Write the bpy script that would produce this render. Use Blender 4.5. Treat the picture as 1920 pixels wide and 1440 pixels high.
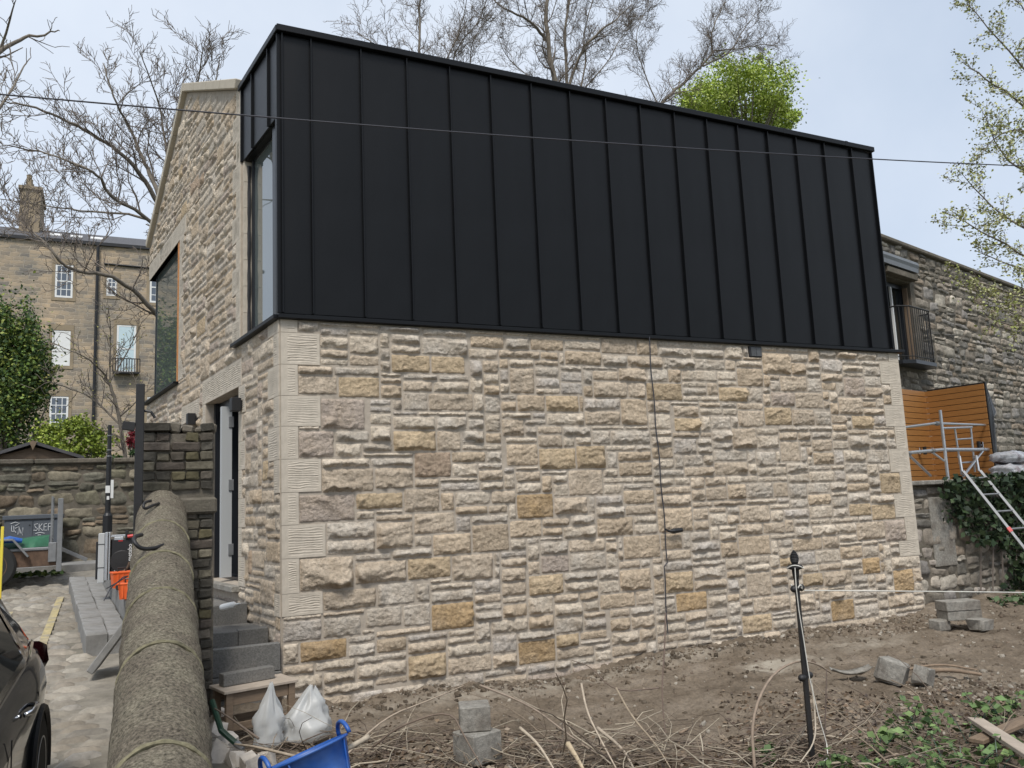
import bpy, math, random
import numpy as np
from mathutils import Vector, Matrix
random.seed(7)
RNG = np.random.default_rng(7)
R_ = math.radians
for o in list(bpy.data.objects): bpy.data.objects.remove(o)
SC = bpy.context.scene
COL = SC.collection

# ---------------------------------------------------------------- camera, world, sun, exposure
CAMROT = np.array([[0.899129, 0.022695, 0.437096], [-0.435451, 0.147148, 0.888105], [-0.044162, -0.988854, 0.142188]])          # rows: world axes seen from the camera (x right, y down, z forward)
FPX = 1560.0
CAMZ = 1.8
cam_d = bpy.data.cameras.new('camera')
cam_d.sensor_width = 36.0
cam_d.lens = FPX / 1920.0 * 36.0
cam_d.clip_start = 0.05
cam_d.clip_end = 2000
cam = bpy.data.objects.new('camera', cam_d)
COL.objects.link(cam)
M = CAMROT
cam.matrix_world = Matrix(((M[0, 0], -M[0, 1], -M[0, 2], 0), (M[1, 0], -M[1, 1], -M[1, 2], 0), (M[2, 0], -M[2, 1], -M[2, 2], CAMZ), (0, 0, 0, 1)))
SC.camera = cam
def at(u, v, Y):
    """real-world point at distance Y along the y axis that the photograph shows at (u, v)"""
    d = CAMROT @ np.array([u - 960.0, v - 720.0, FPX])
    d = d * (Y / d[1])
    return np.array([d[0], d[1], d[2] + CAMZ])
def atz(u, v, z):
    d = CAMROT @ np.array([u - 960.0, v - 720.0, FPX])
    d = d * ((z - CAMZ) / d[2])
    return np.array([d[0], d[1], z])

SUN_EL, SUN_AZ = R_(56), R_(208)      # azimuth clockwise from +Y
W = bpy.data.worlds.new('World'); SC.world = W; W.use_nodes = True
nt = W.node_tree; nt.nodes.clear()
out = nt.nodes.new('ShaderNodeOutputWorld'); bg = nt.nodes.new('ShaderNodeBackground')
sky = nt.nodes.new('ShaderNodeTexSky'); sky.sky_type = 'NISHITA'; sky.sun_disc = False
sky.sun_elevation = SUN_EL; sky.sun_rotation = SUN_AZ; sky.air_density = 1.0; sky.dust_density = 1.5; sky.ozone_density = 1.5
tc = nt.nodes.new('ShaderNodeTexCoord')
nz = nt.nodes.new('ShaderNodeTexNoise'); nz.inputs['Scale'].default_value = 1.9; nz.inputs['Detail'].default_value = 6; nz.inputs['Roughness'].default_value = 0.55
cr = nt.nodes.new('ShaderNodeValToRGB')
cr.color_ramp.elements[0].position = 0.3; cr.color_ramp.elements[0].color = (3.75, 4.35, 5.25, 1)
cr.color_ramp.elements[1].position = 0.72; cr.color_ramp.elements[1].color = (5.4, 5.85, 6.5, 1)
mx = nt.nodes.new('ShaderNodeMix'); mx.data_type = 'RGBA'; mx.inputs['Factor'].default_value = 0.86
nt.links.new(tc.outputs['Generated'], nz.inputs['Vector'])
nt.links.new(nz.outputs['Fac'], cr.inputs['Fac'])
nt.links.new(sky.outputs['Color'], mx.inputs[6]); nt.links.new(cr.outputs['Color'], mx.inputs[7])
nt.links.new(mx.outputs[2], bg.inputs['Color']); bg.inputs['Strength'].default_value = 0.075
nt.links.new(bg.outputs['Background'], out.inputs['Surface'])

sun_d = bpy.data.lights.new('sun', 'SUN'); sun_d.energy = 1.5; sun_d.angle = R_(16); sun_d.color = (1.0, 0.96, 0.90)
sun = bpy.data.objects.new('sun', sun_d); COL.objects.link(sun)
sd = Vector((math.sin(SUN_AZ) * math.cos(SUN_EL), math.cos(SUN_AZ) * math.cos(SUN_EL), math.sin(SUN_EL)))
sun.rotation_euler = sd.to_track_quat('Z', 'Y').to_euler(); sun.location = (0, 0, 30)
VS = SC.view_settings
VS.view_transform = 'Standard'; VS.look = 'None'; VS.gamma = 1.0; VS.use_curve_mapping = False; VS.exposure = 1.12
SC.render.engine = 'CYCLES'

# ---------------------------------------------------------------- helpers
def tag(o, label=None, cat=None, group=None, kind=None):
    if label: o['label'] = label
    if cat: o['category'] = cat
    if group: o['group'] = group
    if kind: o['kind'] = kind
    return o
def empty(name, loc=(0, 0, 0), rz=0.0, label=None, cat=None, group=None, parent=None):
    o = bpy.data.objects.new(name, None); COL.objects.link(o)
    o.empty_display_size = 0.1
    o.location = loc; o.rotation_euler = (0, 0, rz)
    if parent: o.parent = parent
    return tag(o, label, cat, group)
def link(name, me, mat=None, parent=None, loc=None, rot=None):
    o = bpy.data.objects.new(name, me); COL.objects.link(o)
    if mat is not None and len(me.materials) == 0: me.materials.append(mat)
    if parent: o.parent = parent
    if loc is not None: o.location = loc
    if rot is not None: o.rotation_euler = rot
    return o
def np_mesh(name, V, F, mat=None, smooth=False, col=None):
    """V (n,3) array; F list/array of faces (all same length arrays, or list of index lists)"""
    me = bpy.data.meshes.new(name)
    V = np.asarray(V, dtype=np.float32)
    if isinstance(F, np.ndarray):
        k = F.shape[1]; nf = F.shape[0]
        me.vertices.add(len(V)); me.vertices.foreach_set('co', V.ravel())
        me.loops.add(nf * k); me.loops.foreach_set('vertex_index', F.astype(np.int32).ravel())
        me.polygons.add(nf); me.polygons.foreach_set('loop_start', np.arange(0, nf * k, k, dtype=np.int32))
        me.update(calc_edges=True)
    else:
        me.from_pydata([tuple(map(float, v)) for v in V], [], [list(map(int, f)) for f in F]); me.update()
    if smooth: me.polygons.foreach_set('use_smooth', np.ones(len(me.polygons), dtype=bool))
    if col is not None:
        ca = me.color_attributes.new('col', 'FLOAT_COLOR', 'POINT')
        c = np.ones((len(V), 4), dtype=np.float32); c[:, :3] = col
        ca.data.foreach_set('color', c.ravel())
    if mat is not None: me.materials.append(mat)
    return me
class MB:
    """collects shapes and links them as one mesh object"""
    def __init__(s): s.v = []; s.f = []
    def add(s, V, F):
        n = len(s.v); s.v += [tuple(map(float, p)) for p in V]; s.f += [[i + n for i in f] for f in F]; return s
    def box(s, a, b, bev=0.0, rot=None, org=None):
        x0, y0, z0 = a; x1, y1, z1 = b
        if bev <= 0:
            V = [(x0, y0, z0), (x1, y0, z0), (x1, y1, z0), (x0, y1, z0), (x0, y0, z1), (x1, y0, z1), (x1, y1, z1), (x0, y1, z1)]
            F = [(0, 3, 2, 1), (4, 5, 6, 7), (0, 1, 5, 4), (1, 2, 6, 5), (2, 3, 7, 6), (3, 0, 4, 7)]
        else:
            V = []; F = []
            e = bev
            for sx in (0, 1):
                for sy in (0, 1):
                    for sz in (0, 1):
                        X = (x0, x1)[sx]; Y = (y0, y1)[sy]; Z = (z0, z1)[sz]
                        dx = e if sx == 0 else -e; dy = e if sy == 0 else -e; dz = e if sz == 0 else -e
                        V += [(X, Y + dy, Z + dz), (X + dx, Y, Z + dz), (X + dx, Y + dy, Z)]
            I = lambda sx, sy, sz, k: (sx * 4 + sy * 2 + sz) * 3 + k
            for sx in (0, 1):
                q = [I(sx, 0, 0, 0), I(sx, 1, 0, 0), I(sx, 1, 1, 0), I(sx, 0, 1, 0)]; F.append(q if sx else q[::-1])
            for sy in (0, 1):
                q = [I(0, sy, 0, 1), I(1, sy, 0, 1), I(1, sy, 1, 1), I(0, sy, 1, 1)]; F.append(q[::-1] if sy else q)
            for sz in (0, 1):
                q = [I(0, 0, sz, 2), I(1, 0, sz, 2), I(1, 1, sz, 2), I(0, 1, sz, 2)]; F.append(q if sz else q[::-1])
            for sx in (0, 1):
                for sy in (0, 1):
                    q = [I(sx, sy, 0, 0), I(sx, sy, 1, 0), I(sx, sy, 1, 1), I(sx, sy, 0, 1)]; F.append(q if (sx ^ sy) else q[::-1])
                for sz in (0, 1):
                    q = [I(sx, 0, sz, 0), I(sx, 1, sz, 0), I(sx, 1, sz, 2), I(sx, 0, sz, 2)]; F.append(q[::-1] if (sx ^ sz) else q)
            for sy in (0, 1):
                for sz in (0, 1):
                    q = [I(0, sy, sz, 1), I(1, sy, sz, 1), I(1, sy, sz, 2), I(0, sy, sz, 2)]; F.append(q if (sy ^ sz) else q[::-1])
            for sx in (0, 1):
                for sy in (0, 1):
                    for sz in (0, 1):
                        q = [I(sx, sy, sz, 0), I(sx, sy, sz, 1), I(sx, sy, sz, 2)]; F.append(q if (sx ^ sy ^ sz) else q[::-1])
        if rot is not None:
            mt = rot.to_3x3(); og = Vector(org) if org is not None else Vector(((x0 + x1) / 2, (y0 + y1) / 2, (z0 + z1) / 2))
            V = [tuple(mt @ (Vector(p) - og) + og) for p in V]
        return s.add(V, F)
    def prism(s, pts, y0, y1):
        """polygon in x-z extruded from y0 to y1 (pts counter-clockwise seen from -y)"""
        n = len(pts)
        V = [(p[0], y0, p[1]) for p in pts] + [(p[0], y1, p[1]) for p in pts]
        F = [list(range(n)), list(range(2 * n - 1, n - 1, -1))]
        for i in range(n): j = (i + 1) % n; F.append([i, i + n, j + n, j])
        return s.add(V, F)
    def hprism(s, pts, z0, z1):
        n = len(pts)
        V = [(p[0], p[1], z0) for p in pts] + [(p[0], p[1], z1) for p in pts]
        F = [list(range(n - 1, -1, -1)), list(range(n, 2 * n))]
        for i in range(n): j = (i + 1) % n; F.append([i, j, j + n, i + n])
        return s.add(V, F)
    def tube(s, pts, r, n=8, cap=True):
        V, F = tube_arr(pts, r, n, cap); return s.add(V, F)
    def lathe(s, prof, c=(0, 0, 0), n=16, axis='z'):
        V = []; F = []
        for (r, z) in prof:
            for k in range(n):
                a = 2 * math.pi * k / n; x, y = r * math.cos(a), r * math.sin(a)
                if axis == 'z': V.append((c[0] + x, c[1] + y, c[2] + z))
                elif axis == 'x': V.append((c[0] + z, c[1] + x, c[2] + y))
                else: V.append((c[0] + y, c[1] + z, c[2] + x))
        for i in range(len(prof) - 1):
            for k in range(n):
                a = i * n + k; b = i * n + (k + 1) % n; F.append([a, b, b + n, a + n])
        F.append(list(range(n - 1, -1, -1))); m = (len(prof) - 1) * n; F.append(list(range(m, m + n)))
        return s.add(V, F)
    def build(s, name, mat, parent=None, loc=None, rot=None, smooth=False, col=None):
        me = np_mesh(name, np.array(s.v), s.f, mat, smooth, col)
        return link(name, me, None, parent, loc, rot)
def tube_arr(pts, r, n=8, cap=True):
    P = [Vector(p) for p in pts]; m = len(P)
    rr = list(r) if hasattr(r, '__len__') else [r] * m
    V = []; F = []
    t0 = (P[1] - P[0]).normalized(); ref = Vector((0, 0, 1)) if abs(t0.z) < 0.9 else Vector((1, 0, 0))
    u = t0.cross(ref).normalized()
    for i in range(m):
        t = (P[min(i + 1, m - 1)] - P[max(i - 1, 0)]).normalized()
        u = (u - t * u.dot(t)); u = u.normalized() if u.length > 1e-6 else t.orthogonal().normalized()
        w = t.cross(u)
        for k in range(n):
            a = 2 * math.pi * k / n; q = P[i] + (u * math.cos(a) + w * math.sin(a)) * rr[i]; V.append(tuple(q))
    for i in range(m - 1):
        for k in range(n):
            a = i * n + k; b = i * n + (k + 1) % n; F.append([a, b, b + n, a + n])
    if cap: F.append(list(range(n - 1, -1, -1))); F.append(list(range((m - 1) * n, m * n)))
    return V, F
# value noise (numpy)
def _h(ix, iy, seed):
    n = (ix.astype(np.int64) * 374761393 + iy.astype(np.int64) * 668265263 + seed * 1442695041) & 0x7fffffff
    n = ((n ^ (n >> 13)) * 1274126177) & 0x7fffffff
    n = (n ^ (n >> 16)) & 0xffff
    return n / 65535.0 * 2 - 1
def vnoise(x, y, seed=0):
    x = np.asarray(x, float); y = np.asarray(y, float)
    ix = np.floor(x); iy = np.floor(y); fx = x - ix; fy = y - iy
    fx = fx * fx * (3 - 2 * fx); fy = fy * fy * (3 - 2 * fy)
    a = _h(ix, iy, seed); b = _h(ix + 1, iy, seed); c = _h(ix, iy + 1, seed); d = _h(ix + 1, iy + 1, seed)
    return (a * (1 - fx) + b * fx) * (1 - fy) + (c * (1 - fx) + d * fx) * fy
def fbm(x, y, seed=0, o=4):
    t = 0; a = 0.5
    for i in range(o): t = t + a * vnoise(x * 2 ** i, y * 2 ** i, seed + i * 17); a *= 0.5
    return t

# ---------------------------------------------------------------- materials
def mat(name, base, rough=0.8, metal=0.0, var=0.0, vscale=8.0, bump=0.0, bscale=40.0, bdist=0.01, attr=False, spec=0.5, var2=None, v2scale=1.5, v2amt=0.5, stretch=None, bdetail=6, coat=0.0):
    m = bpy.data.materials.new(name); m.use_nodes = True
    nt = m.node_tree; b = nt.nodes['Principled BSDF']
    b.inputs['Roughness'].default_value = rough; b.inputs['Metallic'].default_value = metal
    b.inputs['Specular IOR Level'].default_value = spec
    if coat: b.inputs['Coat Weight'].default_value = coat; b.inputs['Coat Roughness'].default_value = 0.05
    N = nt.nodes.new; L = nt.links.new
    tcn = N('ShaderNodeTexCoord'); vec = tcn.outputs['Object']
    if attr: 
        geo = N('ShaderNodeNewGeometry'); vec = geo.outputs['Position']
    if stretch:
        mp = N('ShaderNodeMapping'); mp.inputs['Scale'].default_value = stretch; L(vec, mp.inputs['Vector']); vec = mp.outputs['Vector']
    if attr:
        at_ = N('ShaderNodeAttribute'); at_.attribute_name = 'col'; c = at_.outputs['Color']
    else:
        rgb = N('ShaderNodeRGB'); rgb.outputs[0].default_value = (*base, 1); c = rgb.outputs[0]
    if var2 is not None:
        n2 = N('ShaderNodeTexNoise'); n2.inputs['Scale'].default_value = v2scale; n2.inputs['Detail'].default_value = 5; L(vec, n2.inputs['Vector'])
        r2 = N('ShaderNodeMapRange'); r2.inputs['From Min'].default_value = 0.42; r2.inputs['From Max'].default_value = 0.68; r2.inputs['To Max'].default_value = v2amt; L(n2.outputs['Fac'], r2.inputs['Value'])
        mm = N('ShaderNodeMix'); mm.data_type = 'RGBA'; L(r2.outputs[0], mm.inputs['Factor']); L(c, mm.inputs[6]); mm.inputs[7].default_value = (*var2, 1); c = mm.outputs[2]
    if var > 0:
        n1 = N('ShaderNodeTexNoise'); n1.inputs['Scale'].default_value = vscale; n1.inputs['Detail'].default_value = 8; n1.inputs['Roughness'].default_value = 0.65; L(vec, n1.inputs['Vector'])
        r1 = N('ShaderNodeMapRange'); r1.inputs['From Min'].default_value = 0.25; r1.inputs['From Max'].default_value = 0.75
        r1.inputs['To Min'].default_value = 1 - var; r1.inputs['To Max'].default_value = 1 + var; L(n1.outputs['Fac'], r1.inputs['Value'])
        vm = N('ShaderNodeVectorMath'); vm.operation = 'MULTIPLY'; L(c, vm.inputs[0]); L(r1.outputs[0], vm.inputs[1]); c = vm.outputs[0]
    L(c, b.inputs['Base Color'])
    if bump > 0:
        n3 = N('ShaderNodeTexNoise'); n3.inputs['Scale'].default_value = bscale; n3.inputs['Detail'].default_value = bdetail; n3.inputs['Roughness'].default_value = 0.7; L(vec, n3.inputs['Vector'])
        bp = N('ShaderNodeBump'); bp.inputs['Strength'].default_value = bump; bp.inputs['Distance'].default_value = bdist; L(n3.outputs['Fac'], bp.inputs['Height']); L(bp.outputs['Normal'], b.inputs['Normal'])
    return m
MT = {}
MT['stone'] = mat('rock_faced_stone', (1, 1, 1), 0.95, var=0.36, vscale=30, bump=1.0, bscale=34, bdist=0.035, attr=True, spec=0.15, var2=(0.42, 0.33, 0.235), v2scale=5, v2amt=0.4, bdetail=10)
MT['mortar'] = mat('lime_mortar', (0.39, 0.338, 0.278), 0.95, var=0.25, vscale=12, bump=0.5, bscale=70, bdist=0.006, spec=0.1)
MT['ashlar'] = mat('tooled_ashlar', (0.485, 0.43, 0.355), 0.9, var=0.2, vscale=9, bump=0.25, bscale=120, bdist=0.004, spec=0.2)
MT['cope'] = mat('pale_cope_stone', (0.46, 0.41, 0.33), 0.9, var=0.10, vscale=7, bump=0.2, bscale=90, bdist=0.004, spec=0.2)
MT['clad'] = mat('anthracite_cladding', (0.0036, 0.0039, 0.0046), 0.38, var=0.4, vscale=2.6, bump=0.12, bscale=1.4, bdist=0.06, spec=0.24, stretch=(1.0, 1.0, 0.45), bdetail=2)
MT['clad_edge'] = mat('anthracite_trim', (0.0055, 0.0062, 0.0075), 0.42, var=0.1, vscale=5, spec=0.22)
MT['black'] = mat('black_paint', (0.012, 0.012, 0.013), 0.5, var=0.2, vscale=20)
MT['frame'] = mat('dark_window_frame', (0.016, 0.018, 0.022), 0.35)
MT['glass'] = mat('window_glass', (0.10, 0.118, 0.112), 0.02, spec=0.5)
MT['glass'].node_tree.nodes['Principled BSDF'].inputs['IOR'].default_value = 2.6
MT['bglass'] = mat('sash_glass', (0.10, 0.12, 0.15), 0.08, spec=0.6)
MT['white'] = mat('white_paint', (0.72, 0.72, 0.70), 0.6, var=0.06, vscale=5)
MT['blind'] = mat('pale_blue_blind', (0.50, 0.62, 0.66), 0.8, var=0.05, vscale=3)
MT['wood_or'] = mat('orange_timber', (0.50, 0.22, 0.07), 0.6, var=0.25, vscale=6, stretch=(0.6, 6, 6))
MT['plank'] = mat('cedar_plank', (0.38, 0.175, 0.05), 0.55, var=0.22, vscale=6, stretch=(0.7, 4, 9))
MT['wood_old'] = mat('weathered_wood', (0.19, 0.135, 0.09), 0.85, var=0.3, vscale=8, stretch=(1, 8, 8), bump=0.3, bscale=30, bdist=0.004)
MT['dust_top'] = mat('dusty_board', (0.36, 0.30, 0.24), 0.95, var=0.2, vscale=9)
MT['block'] = mat('concrete_block', (0.135, 0.13, 0.12), 0.95, var=0.45, vscale=60, bump=0.8, bscale=90, bdist=0.008, var2=(0.22, 0.20, 0.175), v2scale=3, v2amt=0.6)
MT['conc'] = mat('pale_concrete', (0.25, 0.235, 0.205), 0.95, var=0.45, vscale=30, bump=0.9, bscale=50, bdist=0.01, var2=(0.12, 0.10, 0.08), v2scale=6, v2amt=0.7)
MT['coping'] = mat('weathered_coping', (0.155, 0.132, 0.10), 0.95, var=1.0, vscale=70, bump=1.0, bscale=60, bdist=0.02, var2=(0.26, 0.235, 0.17), v2scale=6, v2amt=0.55, spec=0.15)
MT['dstone'] = mat('sooty_rubble', (1, 1, 1), 0.95, var=0.4, vscale=16, bump=0.8, bscale=40, bdist=0.015, attr=True, spec=0.15, var2=(0.10, 0.09, 0.07), v2scale=3.0, v2amt=0.5)
MT['dmortar'] = mat('old_dark_mortar', (0.15, 0.128, 0.10), 0.95, var=0.35, vscale=14, bump=0.8, bscale=45, bdist=0.012, var2=(0.07, 0.065, 0.045), v2scale=3, v2amt=0.6)
MT['brick'] = mat('sooty_brick', (1, 1, 1), 0.95, var=0.4, vscale=30, bump=0.8, bscale=60, bdist=0.008, attr=True, spec=0.15)
MT['slate'] = mat('roof_slate', (0.075, 0.072, 0.075), 0.7, var=0.3, vscale=3, bump=0.4, bscale=8, bdist=0.03)
MT['alu'] = mat('aluminium', (0.55, 0.56, 0.57), 0.38, metal=0.85, var=0.1, vscale=10)
MT['steel'] = mat('galvanised_steel', (0.21, 0.215, 0.22), 0.55, metal=0.35, var=0.2, vscale=10)
MT['rust'] = mat('rusty_steel', (0.12, 0.075, 0.05), 0.8, metal=0.2, var=0.4, vscale=12)
MT['iron'] = mat('black_iron', (0.013, 0.012, 0.012), 0.55, var=0.3, vscale=30, bump=0.4, bscale=60, bdist=0.003)
MT['rubber'] = mat('tyre_rubber', (0.02, 0.02, 0.02), 0.8)
MT['orange'] = mat('orange_plastic', (0.72, 0.12, 0.025), 0.45)
MT['red'] = mat('red_plastic', (0.5, 0.03, 0.03), 0.45)
MT['grey_pl'] = mat('grey_plastic', (0.42, 0.43, 0.43), 0.5)
MT['dgrey_paint'] = mat('grey_cabinet_paint', (0.075, 0.085, 0.10), 0.55, var=0.1, vscale=4)
MT['chalk'] = mat('white_scrawl', (0.55, 0.56, 0.57), 0.8)
MT['tarp'] = mat('green_tarp', (0.02, 0.11, 0.055), 0.6, var=0.2, vscale=6)
MT['bluepl'] = mat('blue_tub_plastic', (0.012, 0.085, 0.36), 0.45, var=0.2, vscale=9, var2=(0.10, 0.19, 0.42), v2scale=6, v2amt=0.45)
MT['carpaint'] = mat('dark_car_paint', (0.012, 0.014, 0.018), 0.16, spec=0.6, coat=1.0)
MT['carglass'] = mat('car_glass', (0.015, 0.018, 0.018), 0.03, spec=0.8)
MT['chrome'] = mat('chrome', (0.75, 0.75, 0.76), 0.08, metal=1.0)
MT['rlight'] = mat('red_lamp_lens', (0.022, 0.005, 0.006), 0.12, coat=0.6)
MT['lead'] = mat('lead_sheet', (0.13, 0.14, 0.15), 0.5, var=0.15, vscale=6)
MT['membrane'] = mat('black_membrane', (0.02, 0.02, 0.022), 0.45, bump=0.3, bscale=7, bdist=0.03)
MT['rope'] = mat('pale_string', (0.62, 0.60, 0.54), 0.8)
MT['cable'] = mat('black_cable', (0.035, 0.035, 0.045), 0.6)
MT['bark'] = mat('grey_bark', (0.17, 0.145, 0.115), 0.95, var=0.35, vscale=9, bump=0.6, bscale=25, bdist=0.02)
MT['twig'] = mat('brown_twig', (0.17, 0.14, 0.115), 0.9, var=0.3, vscale=5)
MT['deadtwig'] = mat('dead_twig', (1, 1, 1), 0.9, var=0.3, vscale=25, attr=True)
MT['leaf'] = mat('leaf', (1, 1, 1), 0.6, var=0.2, vscale=20, attr=True, spec=0.35)
MT['paint_y'] = mat('yellow_line_paint', (0.40, 0.33, 0.17), 0.95, var=0.35, vscale=14, var2=(0.27, 0.24, 0.19), v2scale=5, v2amt=1.0)
MT['bagpl'] = mat('clear_plastic_bag', (0.66, 0.67, 0.66), 0.42, spec=0.4)
_b = MT['bagpl'].node_tree.nodes['Principled BSDF']; _b.inputs['Transmission Weight'].default_value = 0.35; _b.inputs['Alpha'].default_value = 0.82
for _k in ('leaf',):
    _b = MT[_k].node_tree.nodes['Principled BSDF']; _b.inputs['Subsurface Weight'].default_value = 0.0

# ---------------------------------------------------------------- ground, yard and lane
def lane_z(y): return -0.35 + 0.072 * np.asarray(y, float)
def tint(nt_mat): return nt_mat
def soil_material():
    m = bpy.data.materials.new('bare_soil'); m.use_nodes = True
    nt = m.node_tree; b = nt.nodes['Principled BSDF']; N = nt.nodes.new; L = nt.links.new
    b.inputs['Roughness'].default_value = 1.0; b.inputs['Specular IOR Level'].default_value = 0.1
    g = N('ShaderNodeNewGeometry'); vec = g.outputs['Position']
    def noise(sc, det=6, rough=0.6):
        n = N('ShaderNodeTexNoise'); n.inputs['Scale'].default_value = sc; n.inputs['Detail'].default_value = det; n.inputs['Roughness'].default_value = rough; L(vec, n.inputs['Vector']); return n.outputs['Fac']
    def ramp(f, stops):
        r = N('ShaderNodeValToRGB'); e = r.color_ramp.elements
        e[0].position, e[0].color = stops[0][0], (*stops[0][1], 1); e[1].position, e[1].color = stops[-1][0], (*stops[-1][1], 1)
        for p, c in stops[1:-1]: q = e.new(p); q.color = (*c, 1)
        L(f, r.inputs['Fac']); return r.outputs['Color']
    base = ramp(noise(1.3, 8, 0.62), [(0.3, (0.105, 0.082, 0.060)), (0.5, (0.175, 0.141, 0.106)), (0.72, (0.255, 0.213, 0.168))])
    fine = ramp(noise(26, 8, 0.75), [(0.3, (0.55, 0.55, 0.55)), (0.5, (1, 1, 1)), (0.75, (1.45, 1.42, 1.36))])
    vm = N('ShaderNodeVectorMath'); vm.operation = 'MULTIPLY'; L(base, vm.inputs[0]); L(fine, vm.inputs[1])
    # spilled pale mortar dust
    sep = N('ShaderNodeSeparateXYZ'); L(vec, sep.inputs[0])
    def spot(x, y, rx, ry):
        mp = N('ShaderNodeMapping'); mp.inputs['Location'].default_value = (-x / rx, -y / ry, 0); mp.inputs['Scale'].default_value = (1 / rx, 1 / ry, 0.0001); L(vec, mp.inputs['Vector'])
        ln = N('ShaderNodeVectorMath'); ln.operation = 'LENGTH'; L(mp.outputs['Vector'], ln.inputs[0])
        r = N('ShaderNodeMapRange'); r.inputs['From Min'].default_value = 1.0; r.inputs['From Max'].default_value = 0.1; L(ln.outputs['Value'], r.inputs['Value']); return r.outputs[0]
    tot = None
    for s in ((6.6, 7.0, 0.8, 0.35), (6.4, 7.05, 0.5, 0.25), (6.5, 7.0, 0.6, 0.3), (3.2, 7.75, 1.5, 0.3), (5.2, 7.9, 2.2, 0.22), (8.0, 7.3, 0.9, 0.5)):
        k = spot(*s)
        if tot is None: tot = k
        else:
            ad = N('ShaderNodeMath'); ad.operation = 'ADD'; L(tot, ad.inputs[0]); L(k, ad.inputs[1]); tot = ad.outputs[0]
    ml = N('ShaderNodeMath'); ml.operation = 'MULTIPLY'; L(tot, ml.inputs[0])
    nr = N('ShaderNodeMapRange'); nr.inputs['From Min'].default_value = 0.35; nr.inputs['From Max'].default_value = 0.65; L(noise(5, 6, 0.7), nr.inputs['Value']); L(nr.outputs[0], ml.inputs[1])
    mm = N('ShaderNodeMix'); mm.data_type = 'RGBA'; L(ml.outputs[0], mm.inputs['Factor']); L(vm.outputs[0], mm.inputs[6]); mm.inputs[7].default_value = (0.36, 0.32, 0.26, 1)
    L(mm.outputs[2], b.inputs['Base Color'])
    bp = N('ShaderNodeBump'); bp.inputs['Strength'].default_value = 0.9; bp.inputs['Distance'].default_value = 0.03; L(noise(18, 10, 0.7), bp.inputs['Height']); L(bp.outputs['Normal'], b.inputs['Normal'])
    return m
MT['soil'] = soil_material()
MT['earth'] = mat('garden_earth', (0.08, 0.085, 0.045), 1.0, var=0.3, vscale=3, bump=0.5, bscale=6, bdist=0.05)
def sheet(name, x0, x1, y0, y1, nx, ny, zf, material, smooth=True, kind='structure', parent=None):
    xs = np.linspace(x0, x1, nx); ys = np.linspace(y0, y1, ny); X, Y = np.meshgrid(xs, ys); Z = zf(X, Y)
    V = np.stack([X.ravel(), Y.ravel(), Z.ravel()], 1)
    i = np.arange(ny - 1)[:, None] * nx + np.arange(nx - 1)[None, :]; i = i.ravel()
    F = np.stack([i, i + 1, i + 1 + nx, i + nx], 1)
    o = link(name, np_mesh(name, V, F, material, smooth), None, parent)
    if kind: o['kind'] = kind
    return o
sheet('ground', -600, 600, -400, 900, 2, 2, lambda x, y: x * 0 - 0.62, MT['earth'])
def yard_z(x, y):
    z = 0.05 * fbm(x * 0.9, y * 0.9, 3, 3) + 0.045 * fbm(x * 4, y * 4, 9, 4) + 0.032 * fbm(x * 13, y * 13, 21, 3)
    # the bare soil banks up a little against the new wall and dips along its middle
    edge = np.exp(-((8.15 - y) / 0.35) ** 2)
    z = z + edge * (0.06 + 0.05 * vnoise(x * 2.3, y * 2, 5)) - 0.07 * np.exp(-((x - 4.2) / 1.6) ** 2)
    z = z + 0.10 * np.clip((x - 9.0) / 2.0, 0, 1) * np.clip((y - 6.5) / 1.5, 0, 1)
    z = z + 0.10 * np.clip((1.8 - x) / 0.7, 0, 1) * np.clip((y - 7.0), 0, 1)
    return z
def yz(x, y): return float(yard_z(np.array(float(x)), np.array(float(y))))
sheet('yard_soil', 0.3, 14.0, 0.2, 8.5, 420, 260, yard_z, MT['soil'])

def lane_material():
    m = mat('lane_setts', (0.25, 0.225, 0.185), 0.9, var=0.35, vscale=7, bump=0.5, bscale=25, bdist=0.02, var2=(0.13, 0.115, 0.085), v2scale=0.9, v2amt=0.75)
    return m
MT['lane'] = lane_material()
MT['sett'] = mat('stone_sett', (1, 1, 1), 0.9, var=0.3, vscale=14, bump=0.5, bscale=40, bdist=0.012, attr=True, spec=0.25, var2=(0.15, 0.13, 0.10), v2scale=0.8, v2amt=0.6)
MT['kerb'] = mat('grey_kerb_stone', (0.235, 0.23, 0.22), 0.9, var=0.25, vscale=8, bump=0.4, bscale=30, bdist=0.012, var2=(0.14, 0.13, 0.11), v2scale=2.5, v2amt=0.5)
lane = sheet('lane', -7.0, 0.9, -6.0, 19.6, 60, 160, lambda x, y: lane_z(y) - 0.035 + 0.012 * fbm(x * 3, y * 3, 4, 3), MT['lane'])
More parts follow.
